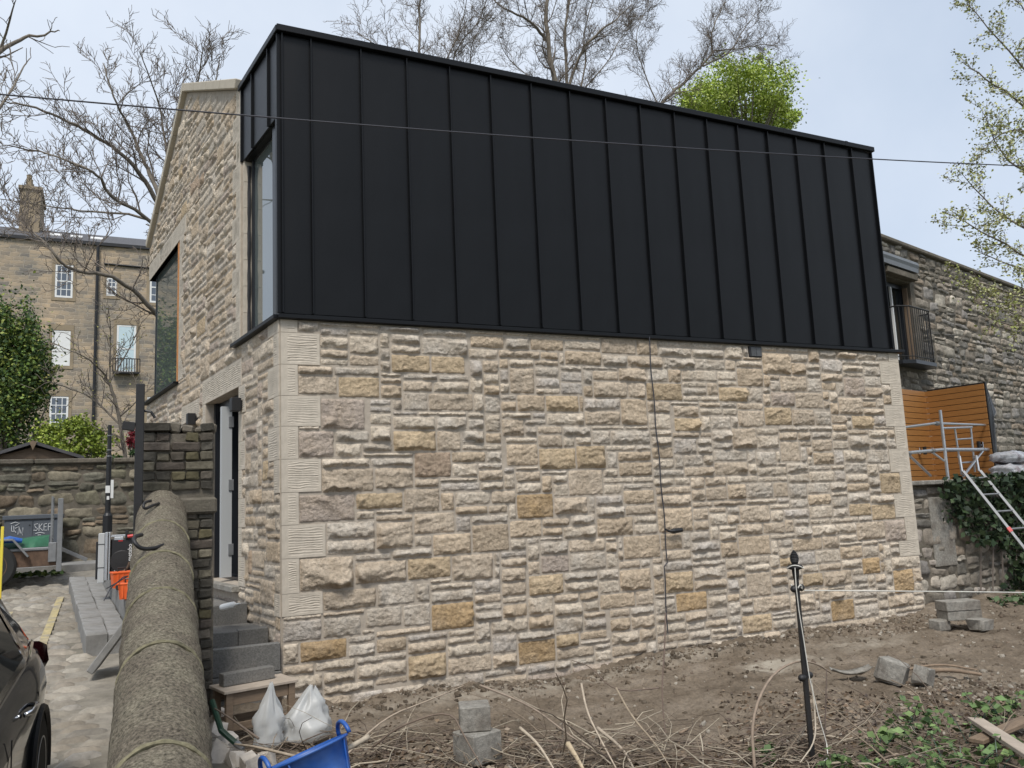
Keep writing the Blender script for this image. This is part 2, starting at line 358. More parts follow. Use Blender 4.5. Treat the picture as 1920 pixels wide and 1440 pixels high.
# worn setts of the lane: rows across the slope, the nearest that show are separate pieces
def rounded_slab(w, d, h, seed, nx=4, ny=3):
    xs = np.linspace(0, 1, nx + 1); ys = np.linspace(0, 1, ny + 1); X, Y = np.meshgrid(xs, ys)
    e = np.minimum(np.minimum(X, 1 - X) * w, np.minimum(Y, 1 - Y) * d)
    Z = h * np.clip(e / 0.022, 0, 1) ** 0.5 + 0.006 * vnoise(X * w * 25 + seed, Y * d * 25, seed)
    Z[e < 1e-6] = -0.02
    V = np.stack([(X - 0.5).ravel() * w, (Y - 0.5).ravel() * d, Z.ravel()], 1)
    n = nx + 1; i = (np.arange(ny)[:, None] * n + np.arange(nx)[None, :]).ravel()
    return V, np.stack([i, i + 1, i + 1 + n, i + n], 1)
sett_rows = []
y = 5.2
while y < 17.5:
    d = 0.15 * random.uniform(0.85, 1.2); x = -2.6 + random.uniform(0, 0.2)
    while x < -0.15 + 0.02 * y * 0:
        w = random.uniform(0.2, 0.36)
        xm = 0.28 if y < 8.2 else (0.05 - (y - 8.2) * 0.045)
        if x + w > xm: break
        sett_rows.append((x, y, w, d)); x += w
    y += d
sett_rows.sort(key=lambda r: r[1])
cols = [(0.30, 0.27, 0.225), (0.25, 0.22, 0.18), (0.34, 0.31, 0.26), (0.27, 0.25, 0.22)]
vis = [r for r in sett_rows if r[0] > -1.25]
first = set(id(r) for r in vis[:300])
SV = []; SF = []; SCc = []; nb = 0
for k, r in enumerate(sett_rows):
    x, y0, w, d = r
    V, F = rounded_slab(w - 0.012, d - 0.012, 0.02, k)
    c = np.array(random.choice(cols)) * random.uniform(0.8, 1.15)
    pos = np.array([x + w / 2, y0 + d / 2, float(lane_z(y0 + d / 2)) - 0.022 + random.uniform(-0.006, 0.006)])
    sl = np.stack([V[:, 0], V[:, 1], V[:, 2] + V[:, 1] * 0.072], 1)
    if id(r) in first:
        link('sett', np_mesh('sett', sl, F, MT['sett'], False, c), None, lane, pos)
    else:
        SV.append(sl + pos); SF.append(F + nb); SCc.append(np.tile(c, (len(V), 1))); nb += len(V)
tag(link('worn_setts', np_mesh('worn_setts', np.vstack(SV), np.vstack(SF), MT['sett'], False, np.vstack(SCc)), None, lane), kind='stuff')
# yellow line, following the slope
def lane_strip(name, pts, w, material, lift=0.006):
    V = []; F = []
    for i, (x, y) in enumerate(pts):
        V += [(x - w / 2, y, float(lane_z(y)) + lift), (x + w / 2, y, float(lane_z(y)) + lift)]
        if i: F.append([2 * i - 2, 2 * i - 1, 2 * i + 1, 2 * i])
    return link(name, np_mesh(name, np.array(V), F, material), None, lane)
lane_strip('yellow_line', [(-0.62 + 0.01 * (y - 9), y) for y in np.linspace(9.2, 14.6, 24)], 0.09, MT['paint_y'])
lane_strip('yellow_patch', [(-1.35 + 0.01 * (y - 9), y) for y in np.linspace(11.6, 13.6, 10)], 0.42, MT['paint_y'])
sheet('garden_ground', -40, 40, 19.9, 70, 12, 12, lambda x, y: x * 0 + 1.35, MT['earth'])
MB().hprism([(-9, 17.9), (9, 17.9), (9, 19.58), (-9, 19.58)], 0.3, 1.03).build('far_pavement', MT['kerb'])['kind'] = 'structure'

# ---------------------------------------------------------------- the new stone house
HX, HY = 1.52, 8.2
house = empty('stone_house', (HX, HY, 0), label='new pale rock-faced stone house with black metal-clad upper storey', cat='house')
PAL = {'G': (0.555, 0.495, 0.415), 'C': (0.615, 0.535, 0.43), 'B': (0.55, 0.46, 0.355), 'T': (0.53, 0.43, 0.315), 'O': (0.51, 0.40, 0.265), 'D': (0.45, 0.32, 0.18), 'R': (0.45, 0.345, 0.255), 'M': (0.44, 0.37, 0.31), 'W': (0.53, 0.48, 0.42)}
def rock(w, h, P, seed, res=0.013, kt=1.1, kb=2.6, ks=2.0):
    """rock-faced block: pitched margins, chipped corners and faceted face standing P proud of the joints"""
    rg = np.random.default_rng(seed)
    nx = max(5, int(round(w / res))); nz_ = max(4, int(round(h / res)))
    xs = np.linspace(0, w, nx + 1); zs = np.linspace(0, h, nz_ + 1); X, Z = np.meshgrid(xs, zs)
    Xj = X.copy(); Zj = Z.copy()
    Xj[1:-1, 1:-1] += rg.uniform(-1, 1, Xj[1:-1, 1:-1].shape) * res * 0.34; Zj[1:-1, 1:-1] += rg.uniform(-1, 1, Zj[1:-1, 1:-1].shape) * res * 0.34
    o = rg.uniform(0, 1000); s9 = seed % 9973
    na = lambda f, k: vnoise(Xj * f + o + k * 31, Zj * f + o, s9 + k)
    e1 = lambda c, f, k: vnoise(c * f + o + k * 17, c * 0 + k, s9 + k)
    j = 0.75 * min(1.0, h / 0.14)
    top = (h - Zj - 0.020 * j * (1 + e1(Xj, 16, 1)) - 0.010 * j * e1(Xj, 45, 2)) * kt + 0.012
    bot = (Zj - 0.026 * j * (1 + e1(Xj, 14, 3)) - 0.012 * j * e1(Xj, 40, 4)) * kb + 0.004
    lf = (Xj - 0.016 * j * (1 + e1(Zj, 18, 5)) - 0.008 * e1(Zj, 45, 6)) * ks + 0.008
    rt = (w - Xj - 0.016 * j * (1 + e1(Zj, 18, 7)) - 0.008 * e1(Zj, 45, 8)) * ks + 0.008
    H = np.minimum(np.minimum(top, bot), np.minimum(lf, rt))
    for (cx_, cz_) in ((0, 0), (w, 0), (0, h), (w, h)):
        if rg.random() < 0.55:
            d = np.abs(Xj - cx_) * rg.uniform(0.5, 1.0) + np.abs(Zj - cz_) * rg.uniform(0.6, 1.1) - rg.uniform(0.005, 0.03) * min(1, h / 0.14)
            H = np.minimum(H, 0.012 + d * rg.uniform(0.8, 1.8))
    for k in range(rg.integers(3, 7)):
        px_, pz = rg.uniform(0, w), rg.uniform(0, h); a = rg.uniform(0, 6.283); sl = rg.uniform(0.10, 0.75)
        H = np.minimum(H, np.maximum(P * rg.uniform(0.9, 1.35) + sl * (np.cos(a) * (Xj - px_) + np.sin(a) * (Zj - pz)), P * rg.uniform(0.45, 0.8)))
    rid = 1 - 2 * np.abs(vnoise(Xj * 17 + Zj * 9 + o, Zj * 26 - Xj * 6, s9 + 11))
    H = np.maximum(H, 0.015 + 0.004 * na(30, 12))
    bed = vnoise(Xj * 5 + o, Zj * 52 + 2.5 * vnoise(Xj * 6, Zj * 6 + o, s9), s9 + 21)
    H = H + 0.0050 * bed * np.clip(H / 0.03, 0, 1) + (0.0075 * rid * np.clip(H / 0.03, 0, 1)) + 0.0045 * na(38, 9) * np.clip(H / 0.02, 0.3, 1) + rg.uniform(-1, 1, H.shape) * 0.0018
    e = np.zeros_like(H, bool); e[0, :] = e[-1, :] = True; e[:, 0] = e[:, -1] = True
    H[e] = 0.001
    V = np.stack([Xj.ravel(), -H.ravel(), Zj.ravel()], 1)
    n = nx + 1; i = (np.arange(nz_)[:, None] * n + np.arange(nx)[None, :]).ravel()
    return V, np.stack([i, i + 1, i + 1 + n, i + n], 1)
def fill_rects(W_, H_, blocked, key, seed, dx=0.02, dz=0.025, hs=(3, 4, 4, 5, 5, 5, 6, 6, 7, 8), wr=(14, 26)):
    """pack snecked rubble into a W_ x H_ wall; blocked(x, z) masks openings; key = fixed rectangles"""
    rg = random.Random(seed)
    nx = int(W_ / dx); nz = int(H_ / dz)
    xs = (np.arange(nx) + 0.5) * dx; zs = (np.arange(nz) + 0.5) * dz
    X, Z = np.meshgrid(xs, zs); occ = blocked(X, Z)
    res = []
    for (x, z, w, h, c) in key:
        i0, i1 = max(0, round(x / dx)), min(nx, round((x + w) / dx)); k0, k1 = max(0, round(z / dz)), min(nz, round((z + h) / dz))
        while i0 < i1 and occ[k0:k1, i0].any(): i0 += 1
        while i1 > i0 and occ[k0:k1, i1 - 1].any(): i1 -= 1
        while k0 < k1 and occ[k0, i0:i1].any(): k0 += 1
        while k1 > k0 and occ[k1 - 1, i0:i1].any(): k1 -= 1
        if i1 - i0 < 5 or k1 - k0 < 3: continue
        occ[k0:k1, i0:i1] = True; res.append((i0 * dx, k0 * dz, (i1 - i0) * dx, (k1 - k0) * dz, c))
    grown = []
    for (x, z, w, h, c) in res:        # let the fixed blocks close up narrow gaps beside them
        i0, i1, k0, k1 = round(x / dx), round((x + w) / dx), round(z / dz), round((z + h) / dz)
        for side in range(4):
            for lim in range(1, 9):
                if side == 0 and i0 - lim >= 0 and occ[k0:k1, i0 - lim].any(): i0 -= lim - 1; break
                if side == 1 and i1 + lim <= nx and occ[k0:k1, i1 + lim - 1].any(): i1 += lim - 1; break
                if lim < 4 and side == 2 and k0 - lim >= 0 and occ[k0 - lim, i0:i1].any(): k0 -= lim - 1; break
                if lim < 4 and side == 3 and k1 + lim <= nz and occ[k1 + lim - 1, i0:i1].any(): k1 += lim - 1; break
        occ[k0:k1, i0:i1] = True; grown.append((i0 * dx, k0 * dz, (i1 - i0) * dx, (k1 - k0) * dz, c))
    res = grown; tops = np.zeros(occ.shape, int)
    for (x, z, w, h, c) in res: tops[round(z / dz):round((z + h) / dz), round(x / dx):round((x + w) / dx)] = round((z + h) / dz)
    for k in range(nz):
        i = 0
        while i < nx:
            if occ[k, i]: i += 1; continue
            run = i
            while run < nx and not occ[k, run]: run += 1
            run -= i
            w = rg.randint(*wr)
            if run - w < 7: w = run if run <= wr[1] + 4 else run // 2
            h = rg.choice(hs)
            if i > 0 and tops[k, i - 1] > k and rg.random() < 0.5 and 3 <= tops[k, i - 1] - k <= 8: h = int(tops[k, i - 1]) - k
            if w < 7: h = max(h, 5)
            elif w < 10: h = rg.choice((5, 6, 7, 8))
            hl = 0
            while k + hl < nz and not occ[k + hl, i:i + w].any(): hl += 1
            if hl - h < 2: h = min(hl, 8)
            h = min(h, hl)
            occ[k:k + h, i:i + w] = True; tops[k:k + h, i:i + w] = k + h
            if w >= 3 and h >= 2: res.append((i * dx, k * dz, w * dx, h * dz, None))
            i += w
    return res
def set_stones(parent, rects, seed, n_single, res, Pr=(0.030, 0.064), name='stone', stuffname='small_stones', joint=0.013, pals=('GGGGCCCCWBBT', 'GGGCCCWB')):
    rg = random.Random(seed)
    order = sorted(range(len(rects)), key=lambda i: -rects[i][2] * rects[i][3]); single = set(order[:n_single])
    SV = []; SF = []; SCc = []; nb = 0
    for i, (x, z, w, h, c) in enumerate(rects):
        if c is None: c = rg.choice(pals[0] if h > 0.09 else pals[1])
        colr = np.array(PAL[c]) * rg.uniform(0.88, 1.12) * np.array([1.0, 0.995, 0.995])
        P = rg.uniform(*Pr) * (0.75 if h < 0.09 else 1.0)
        V, F = rock(w - joint, h - joint, P, seed * 100003 + i, res, kt=rg.uniform(0.7, 1.6), kb=rg.uniform(1.6, 4.0), ks=rg.uniform(1.4, 3.5))
        # subtle tone shift across the block
        cc = np.tile(colr, (len(V), 1)) * (1 + 0.10 * vnoise(V[:, 0] * 9 + i * 7.3, V[:, 2] * 9, seed))[:, None]
        if i in single:
            link(name, np_mesh(name, V, F, MT['stone'], False, cc), None, parent, (x + joint / 2, 0.0, z + joint / 2))
        else:
            SV.append(V + np.array([x + joint / 2, 0, z + joint / 2])); SF.append(F + nb); SCc.append(cc); nb += len(V)
    if SV:
        tag(link(stuffname, np_mesh(stuffname, np.vstack(SV), np.vstack(SF), MT['stone'], False, np.vstack(SCc)), None, parent), kind='stuff')
def droved(w, h, seed, t=0.35, margin=0.03, lm=None, rm=None, amp=0.0040, pitch=0.022):
    """ashlar block with a smooth margin and a field of tooled horizontal ridges, front towards -y"""
    rg = np.random.default_rng(seed)
    pitch = pitch * rg.uniform(0.85, 1.2); amp = amp * rg.uniform(0.7, 1.2)
    lm = margin if lm is None else lm; rm = margin if rm is None else rm
    nz = max(6, int(h / (pitch / 4))); xs = [0, lm, lm + 0.004]
    k = max(3, int((w - lm - rm) / 0.03)); xs += list(np.linspace(lm + 0.012, w - rm - 0.012, k)) + [w - rm - 0.004, w - rm, w]
    xs = np.array(xs); zs = np.linspace(0, h, nz + 1); X, Z = np.meshgrid(xs, zs)
    ph = 0.9 * vnoise(X * 9 + seed * 3.7, Z * 14 + seed, seed) + 0.5 * vnoise(X * 30 + seed, Z * 40, seed + 1) + rg.uniform(0, 6)
    rid = np.abs(((Z + 0.010 * ph) / pitch) % 1.0 - 0.5) * 2
    rid = np.clip(rid * 1.5 - 0.25, 0, 1)
    inside = (X > lm + 0.002) & (X < w - rm - 0.002) & (Z > margin) & (Z < h - margin)
    H = np.where(inside, -amp * 0.6 + amp * 1.2 * rid * (0.75 + 0.5 * vnoise(X * 25, Z * 25, seed + 3)), 0.0)
    V = np.stack([X.ravel(), -H.ravel(), Z.ravel()], 1); n = len(xs)
    i = (np.arange(nz)[:, None] * n + np.arange(n - 1)[None, :]).ravel(); F = [list(q) for q in np.stack([i, i + 1, i + 1 + n, i + n], 1)]
    b = len(V); V = np.vstack([V, [(0, t, 0), (w, t, 0), (w, t, h), (0, t, h)]])
    bl, br, tr, tl = 0, n - 1, nz * n + n - 1, nz * n
    F += [list(range(n - 1, -1, -1)) + [b, b + 1], [tl + q for q in range(n)] + [b + 2, b + 3], [q * n for q in range(nz + 1)] + [b + 3, b], [br + q * n for q in range(nz, -1, -1)] + [b + 1, b + 2], [b + 1, b, b + 3, b + 2]]
    return V, F
def put_droved(name, parent, x, z, w, h, seed, y=-0.018, **kw):
    V, F = droved(w, h, seed, **kw)
    return link(name, np_mesh(name, V, F, MT['ashlar']), None, parent, (x, y, z))
KEY = [
    (112,320,41,19,'O'), (156,320,41,19,'O'), (59,296,41,19,'O'), (18,295,38,20,'B'), (41,265,43,27,'M'), (156,281,48,19,'B'), (113,242,41,19,'O'), 
    (159,242,29,18,'B'), (17,233,36,28,'M'), (138,211,38,26,'R'), (39,201,50,22,'B'), (91,203,43,19,'B'), (203,349,41,17,'T'), (123,280,29,20,'G'), 
    (321,334,49,19,'T'), (247,305,33,26,'B'), (295,281,42,19,'O'), (256,281,37,18,'T'), (284,219,39,20,'O'), (329,220,39,19,'O'), (241,220,38,26,'T'), 
    (392,266,38,27,'T'), (434,295,50,18,'O'), (468,257,40,18,'O'), (356,297,47,17,'B'), (391,317,40,19,'B'), (351,242,26,17,'G'), (626,337,40,25,'T'), 
    (573,320,41,19,'T'), (539,296,50,19,'O'), (616,265,42,20,'O'), (568,266,44,19,'B'), (661,266,40,19,'B'), (644,312,47,20,'B'), (767,259,43,18,'O'), 
    (746,281,46,21,'B'), (557,234,38,28,'B'), (626,289,40,20,'M'), (761,305,39,27,'M'), (634,218,33,27,'B'), (690,212,37,18,'T'), (524,203,54,18,'B'), 
    (669,288,49,17,'B'), (18,171,49,27,'M'), (73,180,47,18,'O'), (122,180,40,19,'B'), (94,141,33,27,'B'), (131,157,47,19,'B'), (153,134,40,19,'T'), 
    (196,135,39,26,'T'), (17,107,51,28,'B'), (70,109,49,20,'B'), (123,112,44,17,'O'), (173,103,46,28,'B'), (39,87,51,19,'B'), (91,88,42,19,'G'), 
    (151,56,44,26,'D'), (17,40,45,20,'D'), (120,63,27,21,'G'), (80,64,39,21,'G'), (42,154,50,12,'G'), (43,139,49,13,'G'), (249,166,45,25,'D'), 
    (239,142,42,20,'T'), (350,141,50,19,'T'), (387,172,46,18,'T'), (384,111,51,26,'T'), (377,79,43,20,'T'), (261,79,42,20,'O'), (435,142,51,25,'T'), 
    (438,72,41,20,'O'), (452,46,46,22,'D'), (316,190,46,25,'B'), (385,205,48,17,'T'), (347,58,48,17,'T'), (275,103,38,19,'M'), (296,165,44,20,'B'), 
    (437,117,31,17,'T'), (746,142,39,17,'O'), (788,141,42,17,'O'), (558,143,50,23,'B'), (554,102,51,25,'T'), (760,66,35,21,'D'), (816,41,40,26,'D'), 
    (697,13,41,24,'D'), (651,58,35,17,'O'), (549,10,48,19,'O'), (560,57,40,25,'B'), (567,32,50,20,'B'), (627,27,43,24,'B'), (688,55,53,20,'B'), 
    (811,171,44,23,'O'), (755,111,53,19,'B'), (811,109,46,27,'M'), (524,102,28,20,'T'), (508,172,34,19,'B'), (616,85,23,12,'O'), (670,-8,104,17,'B'), 
    (803,17,49,17,'B'), (244,10,44,24,'D'), (122,11,40,24,'O'), (290,23,29,14,'O'), (320,28,35,10,'T'), (163,9,51,19,'B'), (204,-15,48,17,'B'), 
    (254,-15,50,16,'M'), (307,-15,51,18,'M'), (361,-13,48,17,'B'), 
]
LEDGE = 3.70; FW = 8.73
# front wall body (mortar), then its stones and quoins
front = MB().box((0.004, -0.007, -0.5), (FW - 0.004, 0.36, LEDGE)).build('front_wall', MT['mortar'], house)
QJ = [3.70, 3.57, 3.25, 2.94, 2.64, 2.32, 2.0, 1.69, 1.376, 1.05, 0.842]
def qw(i): return (0.166, 0.385)[i % 2]
def qwr(i): return (0.235, 0.375)[i % 2]
qrects = []
for i in range(len(QJ) - 1):
    z0, z1 = QJ[i + 1], QJ[i]
    w = 0.166 if i % 2 == 0 else (0.42 if i == 7 else 0.385)
    qrects.append((0, z0, w, z1 - z0)); put_droved('quoin', front, 0.0, z0 + 0.002, w - 0.004, z1 - z0 - 0.004, 40 + i, t=0.3, lm=0.062, margin=0.026)
    w2 = 0.235 if i % 2 == 0 else 0.40
    if i == 0: w2 = 0.20
    qrects.append((FW - w2, z0, w2, z1 - z0)); put_droved('quoin', front, FW - w2 + 0.004, z0 + 0.002, w2 - 0.004, z1 - z0 - 0.004, 80 + i, t=0.3, rm=0.05, margin=0.022)
Z0 = -0.30
def blk(X, Z):
    Zw = Z + Z0; b = Zw > LEDGE - 0.012
    for (x, z, w, h) in qrects: b = b | ((X > x) & (X < x + w) & (Zw > z) & (Zw < z + h))
    return b | ((X > 5.93) & (X < 6.17) & (Zw > 3.54))
rects = fill_rects(FW, LEDGE - Z0, blk, [(x / 100, z / 100 - Z0, w / 100, h / 100, c) for x, z, w, h, c in KEY], 11)
rects = [(x, z + Z0, w, h, c) for x, z, w, h, c in rects]
set_stones(front, rects, 5, 300, 0.0135)

# gable wall: local x runs towards the street corner, local -y is outside
TH = R_(97.06); S_ = 7.25
tvec = np.array([math.cos(TH), math.sin(TH)])
g0 = tvec * S_
gb = MB()
gy0, gy1 = -0.008, 0.34
for (x0, x1, z0, z1) in ((0, 2.53, -0.5, 3.74), (2.53, 2.95, -0.5, 5.92), (2.95, 3.77, -0.5, 1.9), (2.95, 3.77, 3.11, 5.92), (3.77, 4.22, -0.5, 5.92), (4.22, 5.80, -0.5, 1.05), (4.22, 5.80, 3.235, 5.92), (5.80, 5.85, -0.5, 5.92), (5.85, 7.246, -0.5, LEDGE)):
    gb.box((x0, gy0, z0), (x1, gy1, z1))
gb.prism([(0, 5.92), (5.85, 5.92), (5.85, 6.76), (2.86, 8.11), (0, 6.54)], gy0, gy1)
gable = gb.build('gable_wall', MT['mortar'], house, (g0[0], g0[1], 0), (0, 0, TH - math.pi))
gq = []   # ashlar on the gable: corner quoins, window jamb, door surround, lintels
for i in range(6):
    z0, z1 = QJ[i + 1], QJ[i]; w = 0.36 if i % 2 == 0 else 0.17
    gq.append((S_ - w, z0, w, z1 - z0)); put_droved('quoin', gable, S_ - w, z0 + 0.002, w - 0.006, z1 - z0 - 0.004, 140 + i, t=0.3, rm=0.06, margin=0.024)
gq.append((S_ - 0.17, QJ[10], 0.17, QJ[9] - QJ[10])); put_droved('quoin', gable, S_ - 0.17, QJ[10], 0.164, QJ[9] - QJ[10] - 0.004, 150, t=0.3)
z = LEDGE + 0.01; i = 0
while z < 6.5:
    h = 0.31; w = 0.18 if i % 2 else 0.34
    gq.append((5.85 - w, z, w, h)); put_droved('quoin', gable, 5.85 - w, z + 0.002, w - 0.003, h - 0.004, 160 + i, t=0.3, rm=0.05); z += h; i += 1
for i in range(7):      # door jambs
    z0 = 1.05 + i * 0.312
    w = 0.14 if i % 2 else 0.26
    gq.append((5.80, z0, w, 0.312)); put_droved('jamb_stone', gable, 5.80, z0 + 0.002, w - 0.004, 0.308, 180 + i, t=0.30, lm=0.03)
    w = 0.26 if i % 2 else 0.14
    gq.append((4.22 - w, z0, w, 0.312)); put_droved('jamb_stone', gable, 4.22 - w, z0 + 0.002, w - 0.004, 0.308, 190 + i, t=0.30, rm=0.03)
gq.append((4.06, 3.235, 1.85, 0.31)); put_droved('door_lintel', gable, 4.06, 3.237, 1.85, 0.306, 200, t=0.30, margin=0.035)
gq.append((2.8, 3.11, 1.1, 0.25)); put_droved('lintel', gable, 2.8, 3.112, 1.1, 0.246, 201, t=0.30)
for k in range(3):
    gq.append((k * 0.98, 5.92, 0.98, 0.27)); put_droved('window_lintel', gable, k * 0.98, 5.92, 0.976, 0.27, 203 + k, t=0.36, margin=0.03, amp=0.003)
for i in range(7):
    z0 = 3.78 + i * 0.306; w = 0.16 if i % 2 else 0.3
    gq.append((2.53, z0, w, 0.306)); put_droved('jamb_stone', gable, 2.53, z0 + 0.002, w - 0.004, 0.302, 210 + i, t=0.30, lm=0.03)
def rake(X): return np.where(X < 2.86, 6.54 + (8.11 - 6.54) / 2.86 * X, 8.11 - (8.11 - 6.76) / (5.85 - 2.86) * (X - 2.86))
def gblk(X, Z):
    Zw = Z + 0.5; b = Zw > rake(X) - 0.03
    for (x0, x1, z0, z1) in ((-1, 2.53, 3.72, 5.95), (2.95, 3.77, 1.9, 3.11), (4.22, 5.80, 0.9, 3.235), (5.85, 8, LEDGE - 0.012, 9)): b = b | ((X > x0) & (X < x1) & (Zw > z0) & (Zw < z1))
    for (x, z, w, h) in gq: b = b | ((X > x) & (X < x + w) & (Zw > z) & (Zw < z + h))
    return b
gk = [(random.uniform(0.2, 6.8), random.uniform(0.4, 7.0), random.uniform(0.3, 0.5), random.uniform(0.16, 0.28), random.choice('OTTBBBR')) for _ in range(70)]
grects = fill_rects(S_ - 0.002, 7.6, gblk, gk, 12, hs=(3, 4, 4, 5, 5, 6, 7))
grects = [(x, z + 0.5, w, h, c) for x, z, w, h, c in grects]
set_stones(gable, grects, 6, 0, 0.021, Pr=(0.020, 0.040), stuffname='rock_faced_stones', joint=0.012, pals=('GGCCCBBBTTM', 'GCCBBT'))
# skews (sloping copes) on the gable
def skew(x0, z0, x1, z1, n, name):
    L = math.hypot(x1 - x0, z1 - z0); a = math.atan2(z1 - z0, x1 - x0)
    for k in range(n):
        d0, d1 = L * k / n, L * (k + 1) / n - 0.006
        m = MB().box((d0, -0.075, 0.0), (d1, 0.40, 0.115), 0.008)
        m.build(name, MT['cope'], gable, (x0, 0, z0), (0, -a, 0))
skew(-0.03, 6.525, 2.86, 8.115, 4, 'skew_cope'); skew(2.86, 8.115, 5.79, 6.795, 4, 'skew_cope')
MB().prism([(2.74, 8.055), (2.86, 8.118), (2.98, 8.063), (2.98, 8.185), (2.86, 8.248), (2.74, 8.185)], -0.079, 0.404).build('apex_stone', MT['cope'], gable)
# upper gable window (glazed corner): recessed panes, dark frame, exposed orange batten on the jamb
win = MB().box((0.30, 0.065, 3.80), (2.31, 0.085, 5.90)).build('window_pane', MT['glass'], gable)
fr = MB(); fr.box((2.31, 0.03, 3.79), (2.36, 0.16, 5.915)); fr.box((0.27, 0.05, 3.777), (2.31, 0.12, 3.80)); fr.box((0.27, 0.05, 5.90), (2.31, 0.12, 5.918)); fr.box((0.27, 0.05, 3.80), (0.30, 0.12, 5.90))
fr.build('window_frame', MT['frame'], gable)
MB().box((0.285, 0.125, 3.80), (0.31, 2.6, 5.90)).build('side_pane', MT['glass'], gable)
bt = MB(); bt.box((2.375, -0.012, 3.79), (2.415, 0.16, 5.915)); bt.box((2.475, -0.012, 3.79), (2.515, 0.16, 5.915)); 
for k in range(5): bt.box((2.415, -0.004, 4.05 + k * 0.42), (2.475, 0.12, 4.09 + k * 0.42))
bt.build('timber_batten', MT['wood_or'], gable)
MB().box((-0.10, -0.09, 3.742), (2.55, 0.34, 3.775), 0.006).build('window_sill', MT['clad_edge'], gable)
# corner window between the stone jamb and the clad corner
cw = MB().box((5.99, 0.11, 3.77), (6.88, 0.13, 5.84)).build('window_pane', MT['glass'], gable)
fr = MB(); fr.box((5.93, 0.09, 3.76), (5.99, 0.2, 5.86)); fr.box((6.88, 0.04, 3.76), (7.20, 0.27, 5.86)); fr.box((5.99, 0.10, 5.84), (6.88, 0.2, 5.90)); fr.box((5.99, 0.10, 3.745), (6.88, 0.2, 3.77))
fr.build('window_frame', MT['frame'], gable)
wv = MB(); pts = [(5.90 + 0.008 * math.sin(k * 0.9), 0.07, 3.78 + k * 0.07) for k in range(30)]; wv.tube(pts, 0.022, 6); wv.build('membrane_strip', MT['membrane'], gable)
for k in range(7): MB().box((5.851, 0.012, 3.76 + k * 0.31), (5.90, 0.30, 3.76 + k * 0.31 + 0.305)).build('reveal_stone', MT['ashlar'], gable)
# door
dr = MB(); dr.box((4.225, 0.09, 1.06), (4.30, 0.42, 3.23)); dr.box((5.72, 0.12, 1.06), (5.795, 0.28, 3.23)); dr.box((4.30, 0.14, 3.13), (5.72, 0.28, 3.23)); dr.box((4.30, 0.16, 1.056), (5.72, 0.30, 1.09))  # far jamb runs deep, doubling as a dark liner for the unlit room
door = dr.build('door_frame', MT['frame'], gable)
MB().box((4.30, 0.40, 1.09), (5.72, 0.46, 3.13)).build('dark_interior', MT['black'], gable)  # black panel stands in for the shade of the room behind
wl = MB(); wl.box((5.00, -0.02, 1.10), (5.07, 0.10, 3.10)); wl.build('folded_door_leaf', MT['grey_pl'], gable)
for zz in (1.35, 2.1, 2.85): MB().box((5.071, 0.06, zz), (5.085, 0.12, zz + 0.13), 0.003).build('door_hinge', MT['steel'], gable)
MB().box((2.96, 0.2, 1.9), (3.76, 0.24, 3.10)).build('window_pane', MT['glass'], gable)
for (x, z) in ((5.86, 2.94), (3.66, 3.02)):
    lt = MB().box((x, -0.135, z), (x + 0.10, -0.03, z + 0.15), 0.006).build('wall_light', MT['black'], gable); MB().box((x + 0.03, -0.03, z + 0.04), (x + 0.10, 0.012, z + 0.12)).build('light_bracket', MT['black'], lt)
MB().box((4.20, -0.10, 0.985), (5.84, 0.36, 1.048), 0.006).build('door_step', MT['conc'], gable)

# clad upper storey
BT = 6.80
clad = empty('cladding', (0, 0, 0), parent=house)
E1 = np.array([tvec[0], tvec[1]]); 
def quadbox(pts, z0, z1): return MB().hprism(pts, z0, z1)
core = quadbox([(0.03, 0.03), (FW - 0.08, 0.03), (FW - 0.08, 5.0), (0.03 + 5 * E1[0] / E1[1], 5.0)], LEDGE + 0.06, BT - 0.06)
# cut back the core at the corner window: the core is built as two volumes
core = MB(); core.hprism([(0.25, 0.03), (FW - 0.08, 0.03), (FW - 0.08, 4.6), (0.25, 4.6)], LEDGE + 0.05, BT - 0.08); core.build('cladding_core', MT['clad_edge'], clad)
SEAMS = [0.028, 0.328, 0.866, 1.387, 1.898, 2.41, 2.94, 3.469, 3.986, 4.503, 5.036, 5.567, 6.095, 6.628, 7.154, 7.691, 8.241, 8.66]
def panel_mesh(w, h, seed):
    nx, nz = 6, 12; xs = np.linspace(0, w, nx + 1); zs = np.linspace(0, h, nz + 1); X, Z = np.meshgrid(xs, zs)
    bul = 0.0050 * np.sin(np.pi * X / w) * (0.6 + vnoise(Z * 1.7 + seed * 3.1, Z * 0 + seed, seed)) + 0.0016 * vnoise(X * 5 + seed, Z * 2.2, seed + 4)
    V = np.stack([X.ravel(), -bul.ravel(), Z.ravel()], 1); n = nx + 1
    i = (np.arange(nz)[:, None] * n + np.arange(nx)[None, :]).ravel(); return V, np.stack([i, i + 1, i + 1 + n, i + n], 1)
for k in range(len(SEAMS) - 1):
    x0, x1 = SEAMS[k] + 0.004, SEAMS[k + 1] - 0.004
    V, F = panel_mesh(x1 - x0, BT - 0.05 - LEDGE - 0.075, k); 
    link('cladding_panel', np_mesh('cladding_panel', V, F, MT['clad'], True), None, clad, (x0, 0.022, LEDGE + 0.075))
for k, x in enumerate(SEAMS):
    MB().box((x - 0.007, -0.016, LEDGE + 0.072), (x + 0.007, 0.03, BT - 0.048), 0.003).build('standing_seam', MT['clad_edge'], clad)
MB().box((FW - 0.075, 0.02, LEDGE + 0.07), (FW - 0.055, 4.6, BT - 0.09)).build('end_panel', MT['clad'], clad)
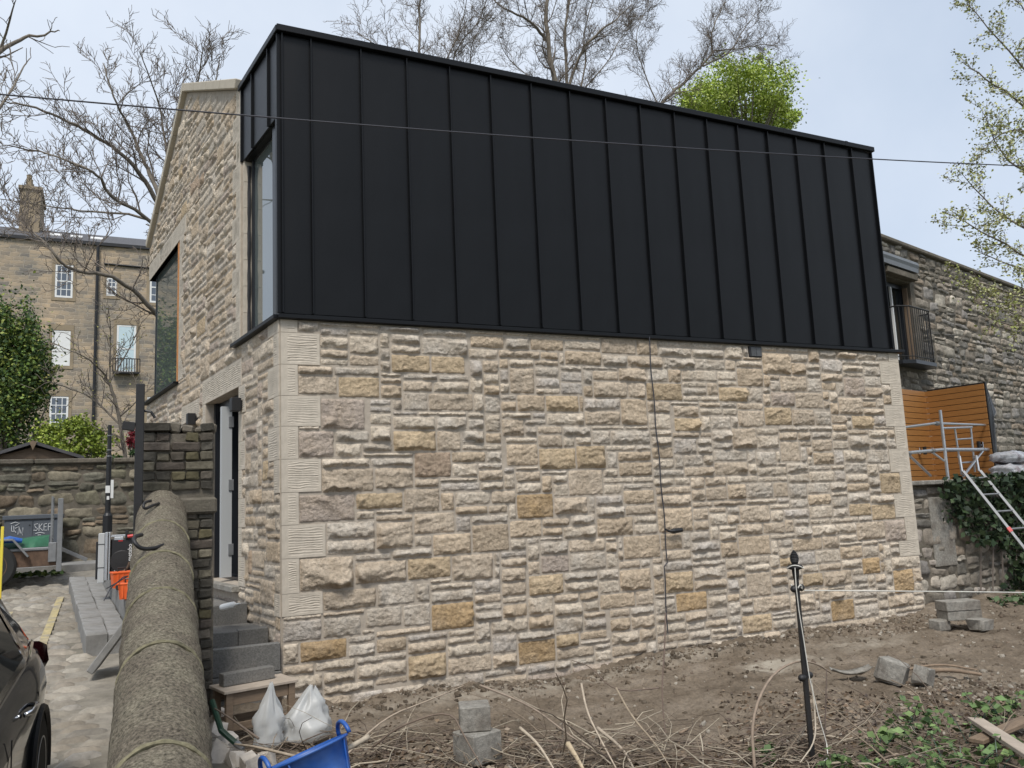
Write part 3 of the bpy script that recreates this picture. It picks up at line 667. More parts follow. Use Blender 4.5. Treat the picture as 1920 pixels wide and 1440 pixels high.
# return of the cladding above the corner window
ret = empty('cladding_return', (g0[0], g0[1], 0), TH - math.pi, parent=house)
for (x0, x1) in ((5.86, 6.28), (6.30, 6.88), (6.90, 7.215)):
    MB().box((x0, 0.004, 5.87), (x1, 0.03, BT - 0.05), 0.002).build('cladding_panel', MT['clad'], ret)
for x in (5.86, 6.29, 6.89, 7.225): MB().box((x - 0.010, -0.022, 5.865 if x < 7 else LEDGE + 0.07), (x + 0.008, 0.03, BT - 0.048), 0.003).build('standing_seam', MT['clad_edge'], ret)
MB().box((5.86, 0.03, 5.862), (7.22, 0.30, BT - 0.10)).build('window_soffit', MT['clad_edge'], ret)
MB().box((7.09, 0.006, LEDGE + 0.07), (7.212, 0.028, 5.868)).build('corner_panel', MT['clad'], ret)
# roof edge trim, ledge flashing
rt = MB(); rt.box((-0.03, -0.04, BT - 0.042), (FW - 0.03, 0.20, BT + 0.03), 0.005)
rt.build('roof_trim', MT['clad_edge'], house)
rt = MB(); rt.box((5.80, -0.04, BT - 0.042), (S_ + 0.01, 0.2, BT + 0.028), 0.005); rt.build('roof_trim', MT['clad_edge'], ret)
for x in (0.96, 3.0, 5.0, 6.9, 8.1): MB().box((x, -0.044, BT - 0.045), (x + 0.05, 0.2, BT + 0.033), 0.003).build('trim_joint', MT['clad_edge'], house)
MB().hprism([(0.0, 0.15), (FW - 0.05, 0.15), (FW - 0.05, 4.6), (-0.5, 4.6)], BT - 0.02, BT).build('flat_roof', MT['slate'], house)
lg = MB(); lg.box((-0.03, -0.075, LEDGE + 0.002), (FW + 0.09, 0.05, LEDGE + 0.045), 0.005); lg.build('ledge_flashing', MT['clad_edge'], house)
lg = MB(); lg.box((5.63, -0.075, LEDGE + 0.003), (S_ + 0.02, 0.2, LEDGE + 0.046), 0.005); lg.build('ledge_flashing', MT['clad_edge'], ret)
# pitched roof behind the clad storey (ridge runs from the gable apex)
rf = MB()
def gpt(x, y, z): 
    a = TH - math.pi; ca, sa = math.cos(a), math.sin(a); return (g0[0] + x * ca - y * sa, g0[1] + x * sa + y * ca, z)
q = [gpt(-0.1, 0.35, 6.50), gpt(2.86, 0.35, 8.12), gpt(2.86, 8.6, 8.12), gpt(-0.1, 8.6, 6.50)]
rf.add(q + [(a, b, c - 0.12) for a, b, c in q], [[0, 1, 2, 3], [7, 6, 5, 4], [0, 4, 5, 1], [1, 5, 6, 2], [2, 6, 7, 3], [3, 7, 4, 0]])
rf.build('slate_roof', MT['slate'], house)
# wall vent, cable and socket on the front
vent = MB().box((5.95, -0.03, 3.545), (6.16, 0.02, 3.69), 0.006).build('wall_vent', MT['black'], front)
for k in range(8):
    for s in (0, 1): MB().box((5.975 + s * 0.09, -0.036, 3.562 + k * 0.014), (6.055 + s * 0.09, -0.030, 3.568 + k * 0.014)).build('vent_slot', MT['steel'], vent)
pts = [(4.37 + 0.006 * math.sin(zz * 9) + 0.02 * math.sin(zz * 1.3) - (0.05 if zz < 1.0 else 0), -0.075, zz) for zz in np.linspace(3.72, 0.25, 80)]
MB().tube(pts, 0.007, 6).build('wall_cable', MT['cable'], front)
sk = MB(); sk.tube([(4.38, -0.08, 1.43), (4.44, -0.085, 1.40), (4.50, -0.09, 1.40), (4.62, -0.09, 1.405)], [0.008, 0.014, 0.03, 0.026], 8); sk.build('cable_plug', MT['black'], front)
# rest of the house: rear volume so that the place holds together from other sides
MB().box((0.6, 0.37, -0.5), (FW - 0.02, 6.9, LEDGE)).build('rear_walls', MT['mortar'], house)

# ---------------------------------------------------------------- rubble masonry for the old walls
def rubble_patch(c4, P, seed, nu=9, nv=6, gap=0.007):
    rg = np.random.default_rng(seed)
    c4 = np.array(c4, float); m = c4.mean(0); c4 = m + (c4 - m) * np.clip(1 - gap / (np.abs(c4 - m) + 1e-6), 0.5, 1)
    u = np.linspace(-1, 1, nu + 1); v = np.linspace(-1, 1, nv + 1); U, Vv = np.meshgrid(u, v)
    # pull the corners in so that the outline is irregular
    k = rg.uniform(0.03, 0.32, 4)
    cu = np.where(U < 0, np.where(Vv < 0, k[0], k[3]), np.where(Vv < 0, k[1], k[2])); sh = 1 - cu * (np.abs(U) ** 3) * (np.abs(Vv) ** 3)
    u2 = (U * sh + 1) / 2; v2 = (Vv * sh + 1) / 2
    X = (c4[0, 0] * (1 - u2) + c4[1, 0] * u2) * (1 - v2) + (c4[3, 0] * (1 - u2) + c4[2, 0] * u2) * v2
    Z = (c4[0, 1] * (1 - u2) + c4[1, 1] * u2) * (1 - v2) + (c4[3, 1] * (1 - u2) + c4[2, 1] * u2) * v2
    X = X + 0.012 * vnoise(X * 14 + seed, Z * 14, seed % 997); Z = Z + 0.010 * vnoise(X * 14, Z * 14 + seed, seed % 991)
    e = np.maximum(np.abs(U), np.abs(Vv)); H = P * np.clip((1 - e) * 3.2, 0, 1) ** 0.45 * (1 + 0.45 * vnoise(X * 7 + seed, Z * 9, seed % 983)) + 0.016 * vnoise(X * 15, Z * 17 + seed, 5) + 0.010 * vnoise(X * 36 + seed, Z * 36, 6)
    a = rg.uniform(0, 6.28); H = H + (np.cos(a) * U + np.sin(a) * Vv) * P * rg.uniform(0.1, 0.75)
    H = np.maximum(H, 0.004); H[e > 0.999] = -0.012
    V = np.stack([X.ravel(), -H.ravel(), Z.ravel()], 1); n = nu + 1
    i = (np.arange(nv)[:, None] * n + np.arange(nu)[None, :]).ravel(); return V, np.stack([i, i + 1, i + 1 + n, i + n], 1)
def rubble(parent, x0, x1, z0, z1, seed, sw=(0.2, 0.6), sh=(0.13, 0.3), pal=None, n_single=300, mask=None, P=(0.02, 0.05), matk='dstone', tilt=0.0, name='stone'):
    rg = random.Random(seed); cells = []
    z = z0
    while z < z1 - 0.04:
        h = min(rg.uniform(*sh), z1 - z); x = x0 - rg.uniform(0, sw[0])
        while x < x1:
            w = rg.uniform(*sw) * (0.7 + 0.6 * h / sh[1]); j = lambda: rg.uniform(-0.20, 0.20) * h
            ca, cb = (x + j(), z + j() + tilt * (x - x0)), (x + w + j(), z + j() + tilt * (x - x0))
            cc, cd = (x + w + j(), z + h + j() + tilt * (x - x0)), (x + j(), z + h + j() + tilt * (x - x0))
            if h > 0.17 and rg.random() < 0.35:
                f = rg.uniform(0.35, 0.65); ml = (ca[0] * (1 - f) + cd[0] * f, ca[1] * (1 - f) + cd[1] * f); mr = (cb[0] * (1 - f) + cc[0] * f, cb[1] * (1 - f) + cc[1] * f)
                cells.append((ca, cb, mr, ml)); cells.append((ml, mr, cc, cd))
            else: cells.append((ca, cb, cc, cd))
            x += w
        z += h
    keep = []
    for c in cells:
        m = np.mean(np.array(c), 0)
        if m[0] < x0 or m[0] > x1 or (mask is not None and any(mask(p[0], p[1]) for p in list(c) + [tuple(m)])): continue
        keep.append(c)
    area = lambda c: abs(c[1][0] - c[0][0]) * abs(c[3][1] - c[0][1])
    order = sorted(range(len(keep)), key=lambda i: -area(keep[i])); single = set(order[:n_single])
    SV = []; SF = []; SCc = []; nb = 0
    for i, c in enumerate(keep):
        V, F = rubble_patch(c, rg.uniform(*P), seed * 1009 + i)
        col = np.array(rg.choice(pal)) * rg.uniform(0.75, 1.25)
        cc = np.tile(col, (len(V), 1)) * (1 + 0.18 * vnoise(V[:, 0] * 7 + i, V[:, 2] * 7, seed))[:, None]
        if i in single:
            o = V.mean(0); o[1] = 0; link(name, np_mesh(name, V - o, F, MT[matk], False, cc), None, parent, o)
        else: SV.append(V); SF.append(F + nb); SCc.append(cc); nb += len(V)
    if SV: tag(link('small_stones', np_mesh('small_stones', np.vstack(SV), np.vstack(SF), MT[matk], False, np.vstack(SCc)), None, parent), kind='stuff')
OLD = [(0.29, 0.25, 0.205), (0.22, 0.195, 0.16), (0.36, 0.315, 0.26), (0.17, 0.158, 0.14), (0.29, 0.235, 0.18), (0.26, 0.24, 0.22), (0.40, 0.36, 0.30)]
OLDG = [(0.24, 0.21, 0.155), (0.185, 0.17, 0.12), (0.27, 0.235, 0.17), (0.15, 0.14, 0.11), (0.22, 0.17, 0.12), (0.20, 0.19, 0.15)]

# ---- old neighbouring building on the right (front turned 15 degrees from the new house)
OA = R_(15); odir = np.array([math.cos(OA), math.sin(OA)])
oorg = np.array([13.9, 10.9]) - odir * 4.0
old = empty('old_stone_building', (oorg[0], oorg[1], 0), OA, label='old grey rubble stone building with a black railed balcony window', cat='building')
OT = 6.52
wb = MB()
for (x0, x1, z0, z1) in ((0, 3.40, 0, OT), (3.40, 4.51, 0, 4.14), (3.40, 4.51, 5.80, OT), (4.51, 12, 0, OT)): wb.box((x0, 0, z0), (x1, 0.5, z1))
owall = wb.build('wall', MT['dmortar'], old)
def omask(x, z): return (3.35 < x < 4.55 and 4.05 < z < 6.10)
rubble(owall, 2.1, 11.3, 1.7, OT - 0.02, 31, sw=(0.14, 0.62), sh=(0.09, 0.27), pal=OLD, n_single=300, mask=omask, P=(0.012, 0.035), tilt=0.004)
MB().box((-0.2, -0.09, OT), (12, 0.6, OT + 0.09), 0.02).build('wall_cope', MT['dmortar'], old)
ow = MB(); ow.box((2.97, 0.16, 4.16), (3.05, 0.26, 5.78)); ow.box((3.96, 0.16, 4.16), (4.04, 0.26, 5.78)); ow.box((3.05, 0.16, 5.70), (3.96, 0.26, 5.78)); ow.box((3.46, 0.18, 4.2), (3.53, 0.25, 5.7))
owin = ow.build('balcony_window', MT['frame'], old, (0.45, 0, 0))
MB().box((3.05, 0.21, 4.16), (3.46, 0.23, 5.70)).build('pane', MT['carglass'], owin); MB().box((3.53, 0.21, 4.16), (3.96, 0.23, 5.70)).build('pane', MT['carglass'], owin)
MB().box((3.475, 0.13, 4.2), (3.515, 0.17, 5.69)).build('white_strip', MT['white'], owin); MB().box((4.0, 0.05, 4.2), (4.04, 0.14, 5.72)).build('timber_batten', MT['wood_old'], owin)
lead = MB(); lead.tube([(2.5, -0.10, 6.13), (4.12, -0.10, 6.13)], 0.10, 10); lead.box((2.5, -0.18, 5.98), (4.10, 0.02, 6.08)); lead.build('lead_hood', MT['lead'], old, (0.45, 0, 0))
MB().box((2.80, -0.16, 5.83), (4.10, 0.03, 5.95), 0.01).build('stone_lintel', MT['dmortar'], old, (0.45, 0, 0))
bal = MB(); bal.hprism([(2.85 + 0.0, 0.0), (2.85, -0.22), (3.1, -0.36), (4.0, -0.36), (4.3, -0.22), (4.3, 0.0)], 4.06, 4.13); balc = bal.build('balcony_base', MT['frame'], old, (0.45, 0, 0))
bpath = [(2.88, -0.02), (2.88, -0.20), (3.12, -0.33), (3.98, -0.33), (4.26, -0.20), (4.26, -0.02)]
MB().tube([(x, y, 5.16) for x, y in bpath], 0.016, 6).build('top_rail', MT['iron'], balc); MB().tube([(x, y, 4.2) for x, y in bpath], 0.010, 6).build('bottom_rail', MT['iron'], balc)
cum = [0]
for a, b in zip(bpath[:-1], bpath[1:]): cum.append(cum[-1] + math.hypot(b[0] - a[0], b[1] - a[1]))
nb_ = 20
for k in range(nb_):
    s = cum[-1] * (k + 0.5) / nb_
    for q in range(len(bpath) - 1):
        if cum[q] <= s <= cum[q + 1]:
            f = (s - cum[q]) / (cum[q + 1] - cum[q]); x = bpath[q][0] * (1 - f) + bpath[q + 1][0] * f; yy = bpath[q][1] * (1 - f) + bpath[q + 1][1] * f
    MB().tube([(x, yy, 4.12), (x, yy, 5.16)], 0.008, 5, False).build('baluster', MT['iron'], balc)

# ---- raised terrace, its retaining wall, and the timber screen on it
TZ = 1.80
ter = empty('retaining_wall', (10.27, 8.42, 0), label='low old rubble retaining wall under the raised terrace', cat='wall')
twall = MB().box((0, 0, -0.6), (7.5, 0.45, TZ)).build('wall', MT['dmortar'], ter)
rubble(twall, 0.02, 2.6, -0.1, TZ - 0.03, 41, sw=(0.16, 0.4), sh=(0.13, 0.32), pal=OLD + [(0.33, 0.29, 0.25)], n_single=80, P=(0.012, 0.035))
MB().box((0.55, -0.035, 0.62), (1.02, 0.0, 1.62), 0.01).build('cement_patch', MT['conc'], twall)
for k in range(5): MB().box((-0.02 + k * 1.25, -0.13, TZ + 0.002), (1.22 + k * 1.25, 0.5, TZ + 0.068), 0.012).build('coping_slab', MT['conc'], ter)
s = MB().hprism([(10.2, 8.9), (18, 8.9), (18, 14), (10.2, 10.2)], TZ - 0.3, TZ + 0.03).build('terrace', MT['kerb']); s['kind'] = 'structure'
fc = np.array([13.93, 10.6]); fA = R_(15)
scr = empty('timber_screen', (fc[0], fc[1], TZ), label='orange horizontal-board timber screen turning a corner on the terrace', cat='screen')
fz = 0.06; bh = 0.106
for k in range(16):
    z = fz + k * bh
    MB().box((-2.3, 0, 0), (-0.012, 0.02, bh - 0.010), 0.003).build('plank', MT['plank'], scr, (0, 0, z), (0, 0, fA))
    MB().box((0.0, -0.02, 0), (1.09, 0.0, bh - 0.010), 0.003).build('plank', MT['plank'], scr, (0, 0, z), (0, 0, R_(-83)))
MB().box((-2.3, 0.021, 0), (-0.02, 0.05, 16 * bh), 0.0).build('backing_board', MT['black'], scr, (0, 0, fz), (0, 0, fA))
MB().box((0.03, 0.001, 0), (1.11, 0.04, 16 * bh + 0.02), 0.0).build('backing_board', MT['black'], scr, (0, 0, fz), (0, 0, R_(-83)))
def flap():
    V = [(0, 0, 1.72), (0.22, 0.10, 1.70), (0.34, 0.06, 1.25), (0.18, 0.02, 1.15), (0.14, 0.03, 0.1), (0, 0, 0.1)]
    m = MB(); m.add([(x, y - 0.012, z) for x, y, z in V] + [(x, y, z) for x, y, z in V], [list(range(6)), list(range(11, 5, -1))] + [[i, i + 6, (i + 1) % 6 + 6, (i + 1) % 6] for i in range(6)]); return m
e = fc + np.array([math.cos(R_(-83)), math.sin(R_(-83))]) * 1.1
flap().build('membrane_flap', MT['membrane'], scr, (e[0] - fc[0], e[1] - fc[1], 0.0), (0, 0, R_(5)))
def spot(name, x, y, z, rz, lab):
    t = empty(name, (x, y, z), rz, lab, 'wall light', 'spotlights on the timber screen')
    MB().box((-0.04, -0.05, -0.06), (0.04, -0.028, 0.06), 0.004).build('back_plate', MT['chrome'], t); MB().tube([(0, -0.05, 0), (0, -0.11, 0)], 0.012, 8).build('arm', MT['chrome'], t); MB().tube([(0, -0.12, -0.07), (0, -0.12, 0.07)], 0.032, 12).build('barrel', MT['black'], t)
d15 = np.array([math.cos(fA), math.sin(fA)]); n15 = np.array([-math.sin(fA), math.cos(fA)])
p_ = fc - d15 * 0.62; spot('wall_light', p_[0], p_[1], TZ + 0.62, fA, 'small black spotlight on the back panel of timber screen')
d83 = np.array([math.cos(R_(-83)), math.sin(R_(-83))]); p_ = fc + d83 * 0.93 + np.array([d83[1], -d83[0]]) * 0.0
spot('wall_light', p_[0], p_[1], TZ + 0.66, R_(-83), 'small black spotlight on the side panel of timber screen')

# ---- aluminium scaffold tower on the terrace
scf = empty('scaffold_tower', (12.2, 9.35, TZ + 0.03), label='small aluminium scaffold tower standing in front of timber screen', cat='scaffold')
def W2(u, v, Y): p = at(u, v, Y); return (p[0] - 12.2, p[1] - 9.35, p[2] - TZ - 0.03)
def pole(nm, a, b, r=0.025): MB().tube([a, b], r, 8).build(nm, MT['alu'], scf)
A = W2(1777, 893, 9.0); B = W2(1761, 769, 9.0); Cc = W2(1860, 870, 9.6); Dd = W2(1843, 774, 9.6)
pole('upright', (A[0], A[1], 0), (A[0], A[1], B[2])); pole('upright', (Cc[0], Cc[1], 0), (Cc[0], Cc[1], Dd[2]))
pole('ledger', W2(1690, 802, 9.0), W2(1760, 793, 9.0), 0.02); pole('ledger', (A[0], A[1], W2(1762, 794, 9.0)[2]), (Cc[0], Cc[1], W2(1845, 797, 9.6)[2]), 0.02)
pole('ledger', (A[0], A[1], W2(1765, 803, 9.0)[2]), W2(1822, 801, 9.4), 0.02)
pole('ledger', W2(1702, 849, 9.0), W2(1768, 843, 9.0), 0.026); pole('ledger', (A[0], A[1], W2(1770, 843, 9.0)[2]), (Cc[0], Cc[1], W2(1850, 843, 9.6)[2]), 0.03)
pole('ladder_stile', W2(1790, 803, 9.5), W2(1803, 890, 9.5), 0.018); pole('ladder_stile', W2(1820, 801, 9.5), W2(1828, 885, 9.5), 0.018); pole('rung', W2(1794, 824, 9.5), W2(1822, 822, 9.5), 0.016); pole('rung', W2(1798, 868, 9.5), W2(1827, 866, 9.5), 0.016)
pole('brace', W2(1843, 845, 9.5), W2(1806, 893, 9.3), 0.022); pole('brace', W2(1704, 853, 9.1), W2(1745, 892, 9.5), 0.02); pole('brace', W2(1748, 848, 9.0), W2(1770, 864, 9.0), 0.016)
for (u, v, Y) in ((1757, 794, 9.0), (1749, 845, 9.0), (1704, 850, 9.0), (1841, 842, 9.5)):
    p = W2(u, v, Y); MB().tube([(p[0] - 0.03, p[1], p[2]), (p[0] + 0.03, p[1], p[2])], 0.036, 8).build('coupler', MT['steel'], scf)

# ---- sacks on the terrace edge
MT['sack'] = mat('plastic_sack', (0.55, 0.56, 0.58), 0.3, var=0.15, vscale=6, bump=0.8, bscale=9, bdist=0.05, var2=(0.10, 0.035, 0.04), v2scale=4.0, v2amt=1.0)
def sack(loc, s, seed, label, rz):
    rg = np.random.default_rng(seed); nu, nv = 26, 14; U = np.linspace(0, 2 * np.pi, nu, endpoint=False); Vv = np.linspace(-np.pi / 2, np.pi / 2, nv); A_, B_ = np.meshgrid(U, Vv)
    x = np.cos(B_) ** 0.6 * np.sign(np.cos(A_)) * np.abs(np.cos(A_)) ** 0.7; y = np.cos(B_) ** 0.6 * np.sign(np.sin(A_)) * np.abs(np.sin(A_)) ** 0.7; z = np.sin(B_)
    k = 1 + 0.16 * vnoise(A_ * 2.2 + seed, B_ * 3, seed) + 0.09 * vnoise(A_ * 5, B_ * 7 + seed, seed + 2)
    V = np.stack([(x * k * s[0]).ravel(), (y * k * s[1]).ravel(), ((z * k + 1) * s[2]).ravel()], 1); F = []
    for j in range(nv - 1):
        for i in range(nu): F.append([j * nu + i, j * nu + (i + 1) % nu, (j + 1) * nu + (i + 1) % nu, (j + 1) * nu + i])
    o = link('rubble_sack', np_mesh('rubble_sack', V, F, MT['sack'], True), None, None, loc, (0, 0, rz)); tag(o, label, 'sack', 'sacks on the terrace edge'); return o
p = at(1892, 880, 8.75); sack((p[0], p[1], TZ + 0.07), (0.34, 0.24, 0.11), 3, 'plump white and maroon plastic sack on terrace edge, bottom of two', 0.2)
sack((p[0] + 0.12, p[1] + 0.02, TZ + 0.29), (0.36, 0.24, 0.10), 8, 'white and maroon plastic sack lying on top of another sack', 0.1)

# ---- ladder leaning on the terrace
la0 = at(1832, 884, 8.22); la1 = at(1861, 880, 8.22)
lad = empty('ladder', (12.0, 7.2, 0), label='aluminium ladder leaning against the ivy-covered terrace wall', cat='ladder')
def L3(p): return (p[0] - 12.0, p[1] - 7.2, p[2])
tl = np.array([11.42, 8.22, 1.98]); tr = np.array([11.80, 8.22, 1.98]); bl = np.array([11.50, 6.9, 0.02]); br = np.array([11.92, 6.9, 0.02])
def rail(a, b, nm):
    d = (b - a) / np.linalg.norm(b - a); m = MB(); m.tube([L3(a), L3(b)], 0.024, 4); m.build(nm, MT['steel'], lad)
rail(bl, tl, 'stile'); rail(br, tr, 'stile')
for k in range(8):
    f = 0.07 + k * 0.125; a = bl * (1 - f) + tl * f; b = br * (1 - f) + tr * f; MB().tube([L3(a), L3(b)], 0.015, 6).build('rung', MT['steel'], lad)
for (a, b) in ((tl, bl), (tr, br)):
    h = a + np.array([0, 0.02, 0.0]); MB().tube([L3(h), L3(h + np.array([0.03, 0.03, 0.16])), L3(h + np.array([0.07, 0.06, 0.22])), L3(h + np.array([0.12, 0.12, 0.22]))], 0.018, 6).build('hook', MT['alu'], lad)
    c = a * 0.55 + b * 0.45; MB().tube([L3(c), L3(c + (a - b) * 0.03)], 0.033, 4).build('red_stop', MT['red'], lad)

# ---------------------------------------------------------------- foliage helpers
def leaves(P, size, cols, seed, flat=0.35, name='foliage', parent=None, mat_=None, down=0.0):
    """many small bent leaves at points P"""
    rg = np.random.default_rng(seed); n = len(P); P = np.asarray(P)
    a = rg.normal(size=(n, 3)); a[:, 2] = a[:, 2] * (1 - flat) - down; a /= np.linalg.norm(a, axis=1)[:, None]
    b = rg.normal(size=(n, 3)); b = np.cross(a, b); b /= np.linalg.norm(b, axis=1)[:, None]; c = np.cross(a, b)
    s = size * rg.uniform(0.6, 1.25, (n, 1))
    v0 = P - a * s * 0.5; v1 = P + b * s * 0.36 + c * s * 0.10; v2 = P + a * s * 0.6; v3 = P - b * s * 0.36 + c * s * 0.10
    V = np.stack([v0, v1, v2, v3], 1).reshape(-1, 3); F = np.arange(4 * n).reshape(n, 4)
    cols = np.asarray(cols); cc = cols[rg.integers(0, len(cols), n)] * rg.uniform(0.75, 1.3, (n, 1)); cc = np.repeat(cc, 4, 0)
    return link(name, np_mesh(name, V, F, mat_ or MT['leaf'], False, cc), None, parent)
def batch_tubes(P, Rr, n):
    P = np.asarray(P); Rr = np.asarray(Rr); B, K, _ = P.shape
    T = np.gradient(P, axis=1); T /= np.linalg.norm(T, axis=2)[:, :, None] + 1e-9
    ref = np.where(np.abs(T[:, :, 2:3]) < 0.85, np.array([0, 0, 1.0]), np.array([1.0, 0, 0])); U = np.cross(T, ref); U /= np.linalg.norm(U, axis=2)[:, :, None] + 1e-9; Wv = np.cross(T, U)
    a = np.arange(n) * 2 * np.pi / n
    V = P[:, :, None, :] + Rr[:, :, None, None] * (U[:, :, None, :] * np.cos(a)[None, None, :, None] + Wv[:, :, None, :] * np.sin(a)[None, None, :, None])
    V = V.reshape(-1, 3)
    b = np.arange(B)[:, None, None] * K * n; k = np.arange(K - 1)[None, :, None] * n; i = np.arange(n)[None, None, :]; j = (i + 1) % n
    F = np.stack([b + k + i, b + k + j, b + k + n + j, b + k + n + i], -1).reshape(-1, 4); return V, F
def grow(limbs, rg, levels=3, spacing=(0.5, 0.3, 0.16), length=(1.6, 0.8, 0.4), up=0.25, spread=0.9, K=5, rfac=0.55, rmin=0.006):
    """side branches grown from given limbs; returns lists per level of (points K x 3, radii K)"""
    cur = []
    for pts, r0, r1 in limbs:
        pts = np.asarray(pts, float); d = np.r_[0, np.cumsum(np.linalg.norm(np.diff(pts, axis=0), axis=1))]; cur.append((pts, np.linspace(r0, r1, len(pts)), d))
    outp = []
    for lv in range(levels):
        nxt = []
        for pts, rad, d in cur:
            L = d[-1]; s = L * (0.12 if lv else 0.15)
            while s < L:
                i = min(np.searchsorted(d, s) - 1, len(pts) - 2); i = max(i, 0); f = (s - d[i]) / max(d[i + 1] - d[i], 1e-6)
                p = pts[i] * (1 - f) + pts[i + 1] * f; r = rad[i] * (1 - f) + rad[i + 1] * f; t = pts[i + 1] - pts[i]; t = t / np.linalg.norm(t)
                q = rg.normal(size=3); q -= t * q.dot(t); q /= np.linalg.norm(q)
                dirn = t * rg.uniform(0.5, 0.95) + q * spread * rg.uniform(0.6, 1.1) + np.array([0, 0, up]); dirn /= np.linalg.norm(dirn)
                ln = length[lv] * rg.uniform(0.45, 1.15) * (1 - 0.35 * s / L)
                P = [p]
                for k in range(K - 1):
                    dirn = dirn + rg.normal(size=3) * 0.22 + np.array([0, 0, up * 0.25]); dirn /= np.linalg.norm(dirn); P.append(P[-1] + dirn * ln / (K - 1))
                P = np.array(P); rr = max(r * rfac, rmin * 1.3); R1 = np.linspace(rr, max(rmin, rr * 0.35), K)
                nxt.append((P, R1, np.r_[0, np.cumsum(np.linalg.norm(np.diff(P, axis=0), axis=1))])); s += spacing[lv] * rg.uniform(0.5, 1.5)
        outp.append(nxt); cur = nxt
    return outp
def bare_tree(label, limbs, seed, base, buds=None, group=None, leafcols=None, leafsize=0.06, leafn=3, **kw):
    rg = np.random.default_rng(seed)
    t = empty('tree', base, label=label, cat='tree', group=group); b = np.array(base)
    lim = [(np.asarray(p, float) - b, r0 * 0.66, r1 * 0.6) for p, r0, r1 in limbs]
    m = MB()
    for p, r0, r1 in lim:
        # smooth the hand-set limb
        P = p
        for _ in range(2):
            Q = [P[0]]
            for i in range(len(P) - 1): Q += [P[i] * 0.75 + P[i + 1] * 0.25, P[i] * 0.25 + P[i + 1] * 0.75]
            P = np.array(Q + [P[-1]])
        P[1:-1] += rg.normal(size=P[1:-1].shape) * r0 * 0.25
        m.tube(P, np.linspace(r0, r1, len(P)), 8)
    m.build('trunk', MT['bark'], t, smooth=True)
    lv = grow(lim, rg, **kw); SV = []; SF = []; nb = 0
    for k, L in enumerate(lv):
        if not L: continue
        V, F = batch_tubes(np.array([x[0] for x in L]), np.array([x[1] for x in L]), 4 if k == 0 else 3); SV.append(V); SF.append(F + nb); nb += len(V)
    link('crown', np_mesh('crown', np.vstack(SV), np.vstack(SF), MT['twig'], False), None, t)
    if leafcols is not None:
        P = []
        for L in lv[-2:]:
            for x in L:
                for q in range(leafn): P.append(x[0][rg.integers(1, len(x[0]))] + rg.normal(size=3) * leafsize * 0.8)
        leaves(np.array(P), leafsize, leafcols, seed, parent=t)
    return t
def cloud(c, r, n, seed, lump=0.35, shell=0.55):
    """points through a lumpy crown volume, denser in clumps and near the surface"""
    rg = np.random.default_rng(seed); c = np.array(c); r = np.array(r)
    nc = max(6, n // 130); d = rg.normal(size=(nc, 3)); d /= np.linalg.norm(d, axis=1)[:, None]; cc = d * rg.uniform(shell, 1.0, (nc, 1))
    k = rg.integers(0, nc, n); p = cc[k] + rg.normal(size=(n, 3)) * lump * 0.40 * rg.uniform(0.3, 1.0, (n, 1))
    return c + p * r

# ---------------------------------------------------------------- trees
def px(pts, Y, dy=None):
    return [at(u, v, Y + (0 if dy is None else dy[i % len(dy)])) for i, (u, v) in enumerate(pts)]
YL = 22.0
limbs = [(px([(352, 985), (345, 760), (332, 600), (318, 470), (303, 392)], YL), 0.20, 0.13),
    (px([(303, 392), (268, 330), (225, 285), (180, 255), (120, 222), (60, 200), (8, 188)], YL, (0, -0.4, -0.8, -1, -1.3, -1.6, -1.8)), 0.10, 0.022),
    (px([(303, 392), (285, 330), (262, 290), (245, 240), (215, 190), (193, 118)], YL, (0, 0.3, 0.6, 0.8)), 0.10, 0.02),
    (px([(325, 420), (318, 320), (310, 260), (300, 195), (262, 95)], YL, (0, 0.5, 1.0, 1.2)), 0.08, 0.015),
    (px([(314, 445), (260, 395), (205, 370), (190, 330), (150, 310), (80, 285), (10, 272)], YL, (0, -0.6, -1.0, -1.5, -2)), 0.08, 0.018),
    (px([(330, 660), (296, 590), (240, 535), (190, 512), (125, 508), (85, 455), (20, 395)], YL, (0, -0.8, -1.4, -1.8, -2.2, -2.6)), 0.105, 0.02),
    (px([(312, 430), (250, 400), (180, 398), (100, 388), (-10, 372)], YL, (0, 0.5, 1, 1.5, 2)), 0.06, 0.015),
    (px([(330, 400), (352, 250), (372, 150), (380, 98)], YL, (0, 0.4, 0.8)), 0.06, 0.012), (px([(330, 400), (385, 230), (405, 150), (412, 105)], YL + 1), 0.05, 0.012)]
bare_tree('large bare tree with wide sooty limbs behind the stone gable', limbs, 21, tuple(at(352, 985, YL)), spacing=(0.34, 0.17, 0.095), length=(1.8, 0.8, 0.34), up=0.28, rmin=0.0058, rfac=0.45)
YL2 = 17.0
limbs = [(px([(-260, 1000), (-240, 700), (-200, 400)], YL2), 0.2, 0.15), (px([(-200, 400), (-120, 220), (-40, 130), (20, 82), (62, 64), (112, 58)], YL2), 0.12, 0.012), (px([(-200, 400), (-90, 260), (0, 95), (30, 0)], YL2, (0, 0.5, 1)), 0.1, 0.012), (px([(-210, 420), (-90, 330), (0, 200), (55, 110)], YL2, (0, -0.5, -1)), 0.08, 0.010)]
bare_tree('bare tree reaching in beyond the parked trailer', limbs, 22, tuple(at(-260, 1000, YL2)), spacing=(0.6, 0.26, 0.18), length=(1.1, 0.5, 0.24), up=0.15, rmin=0.006, levels=2)
YS = 21.2
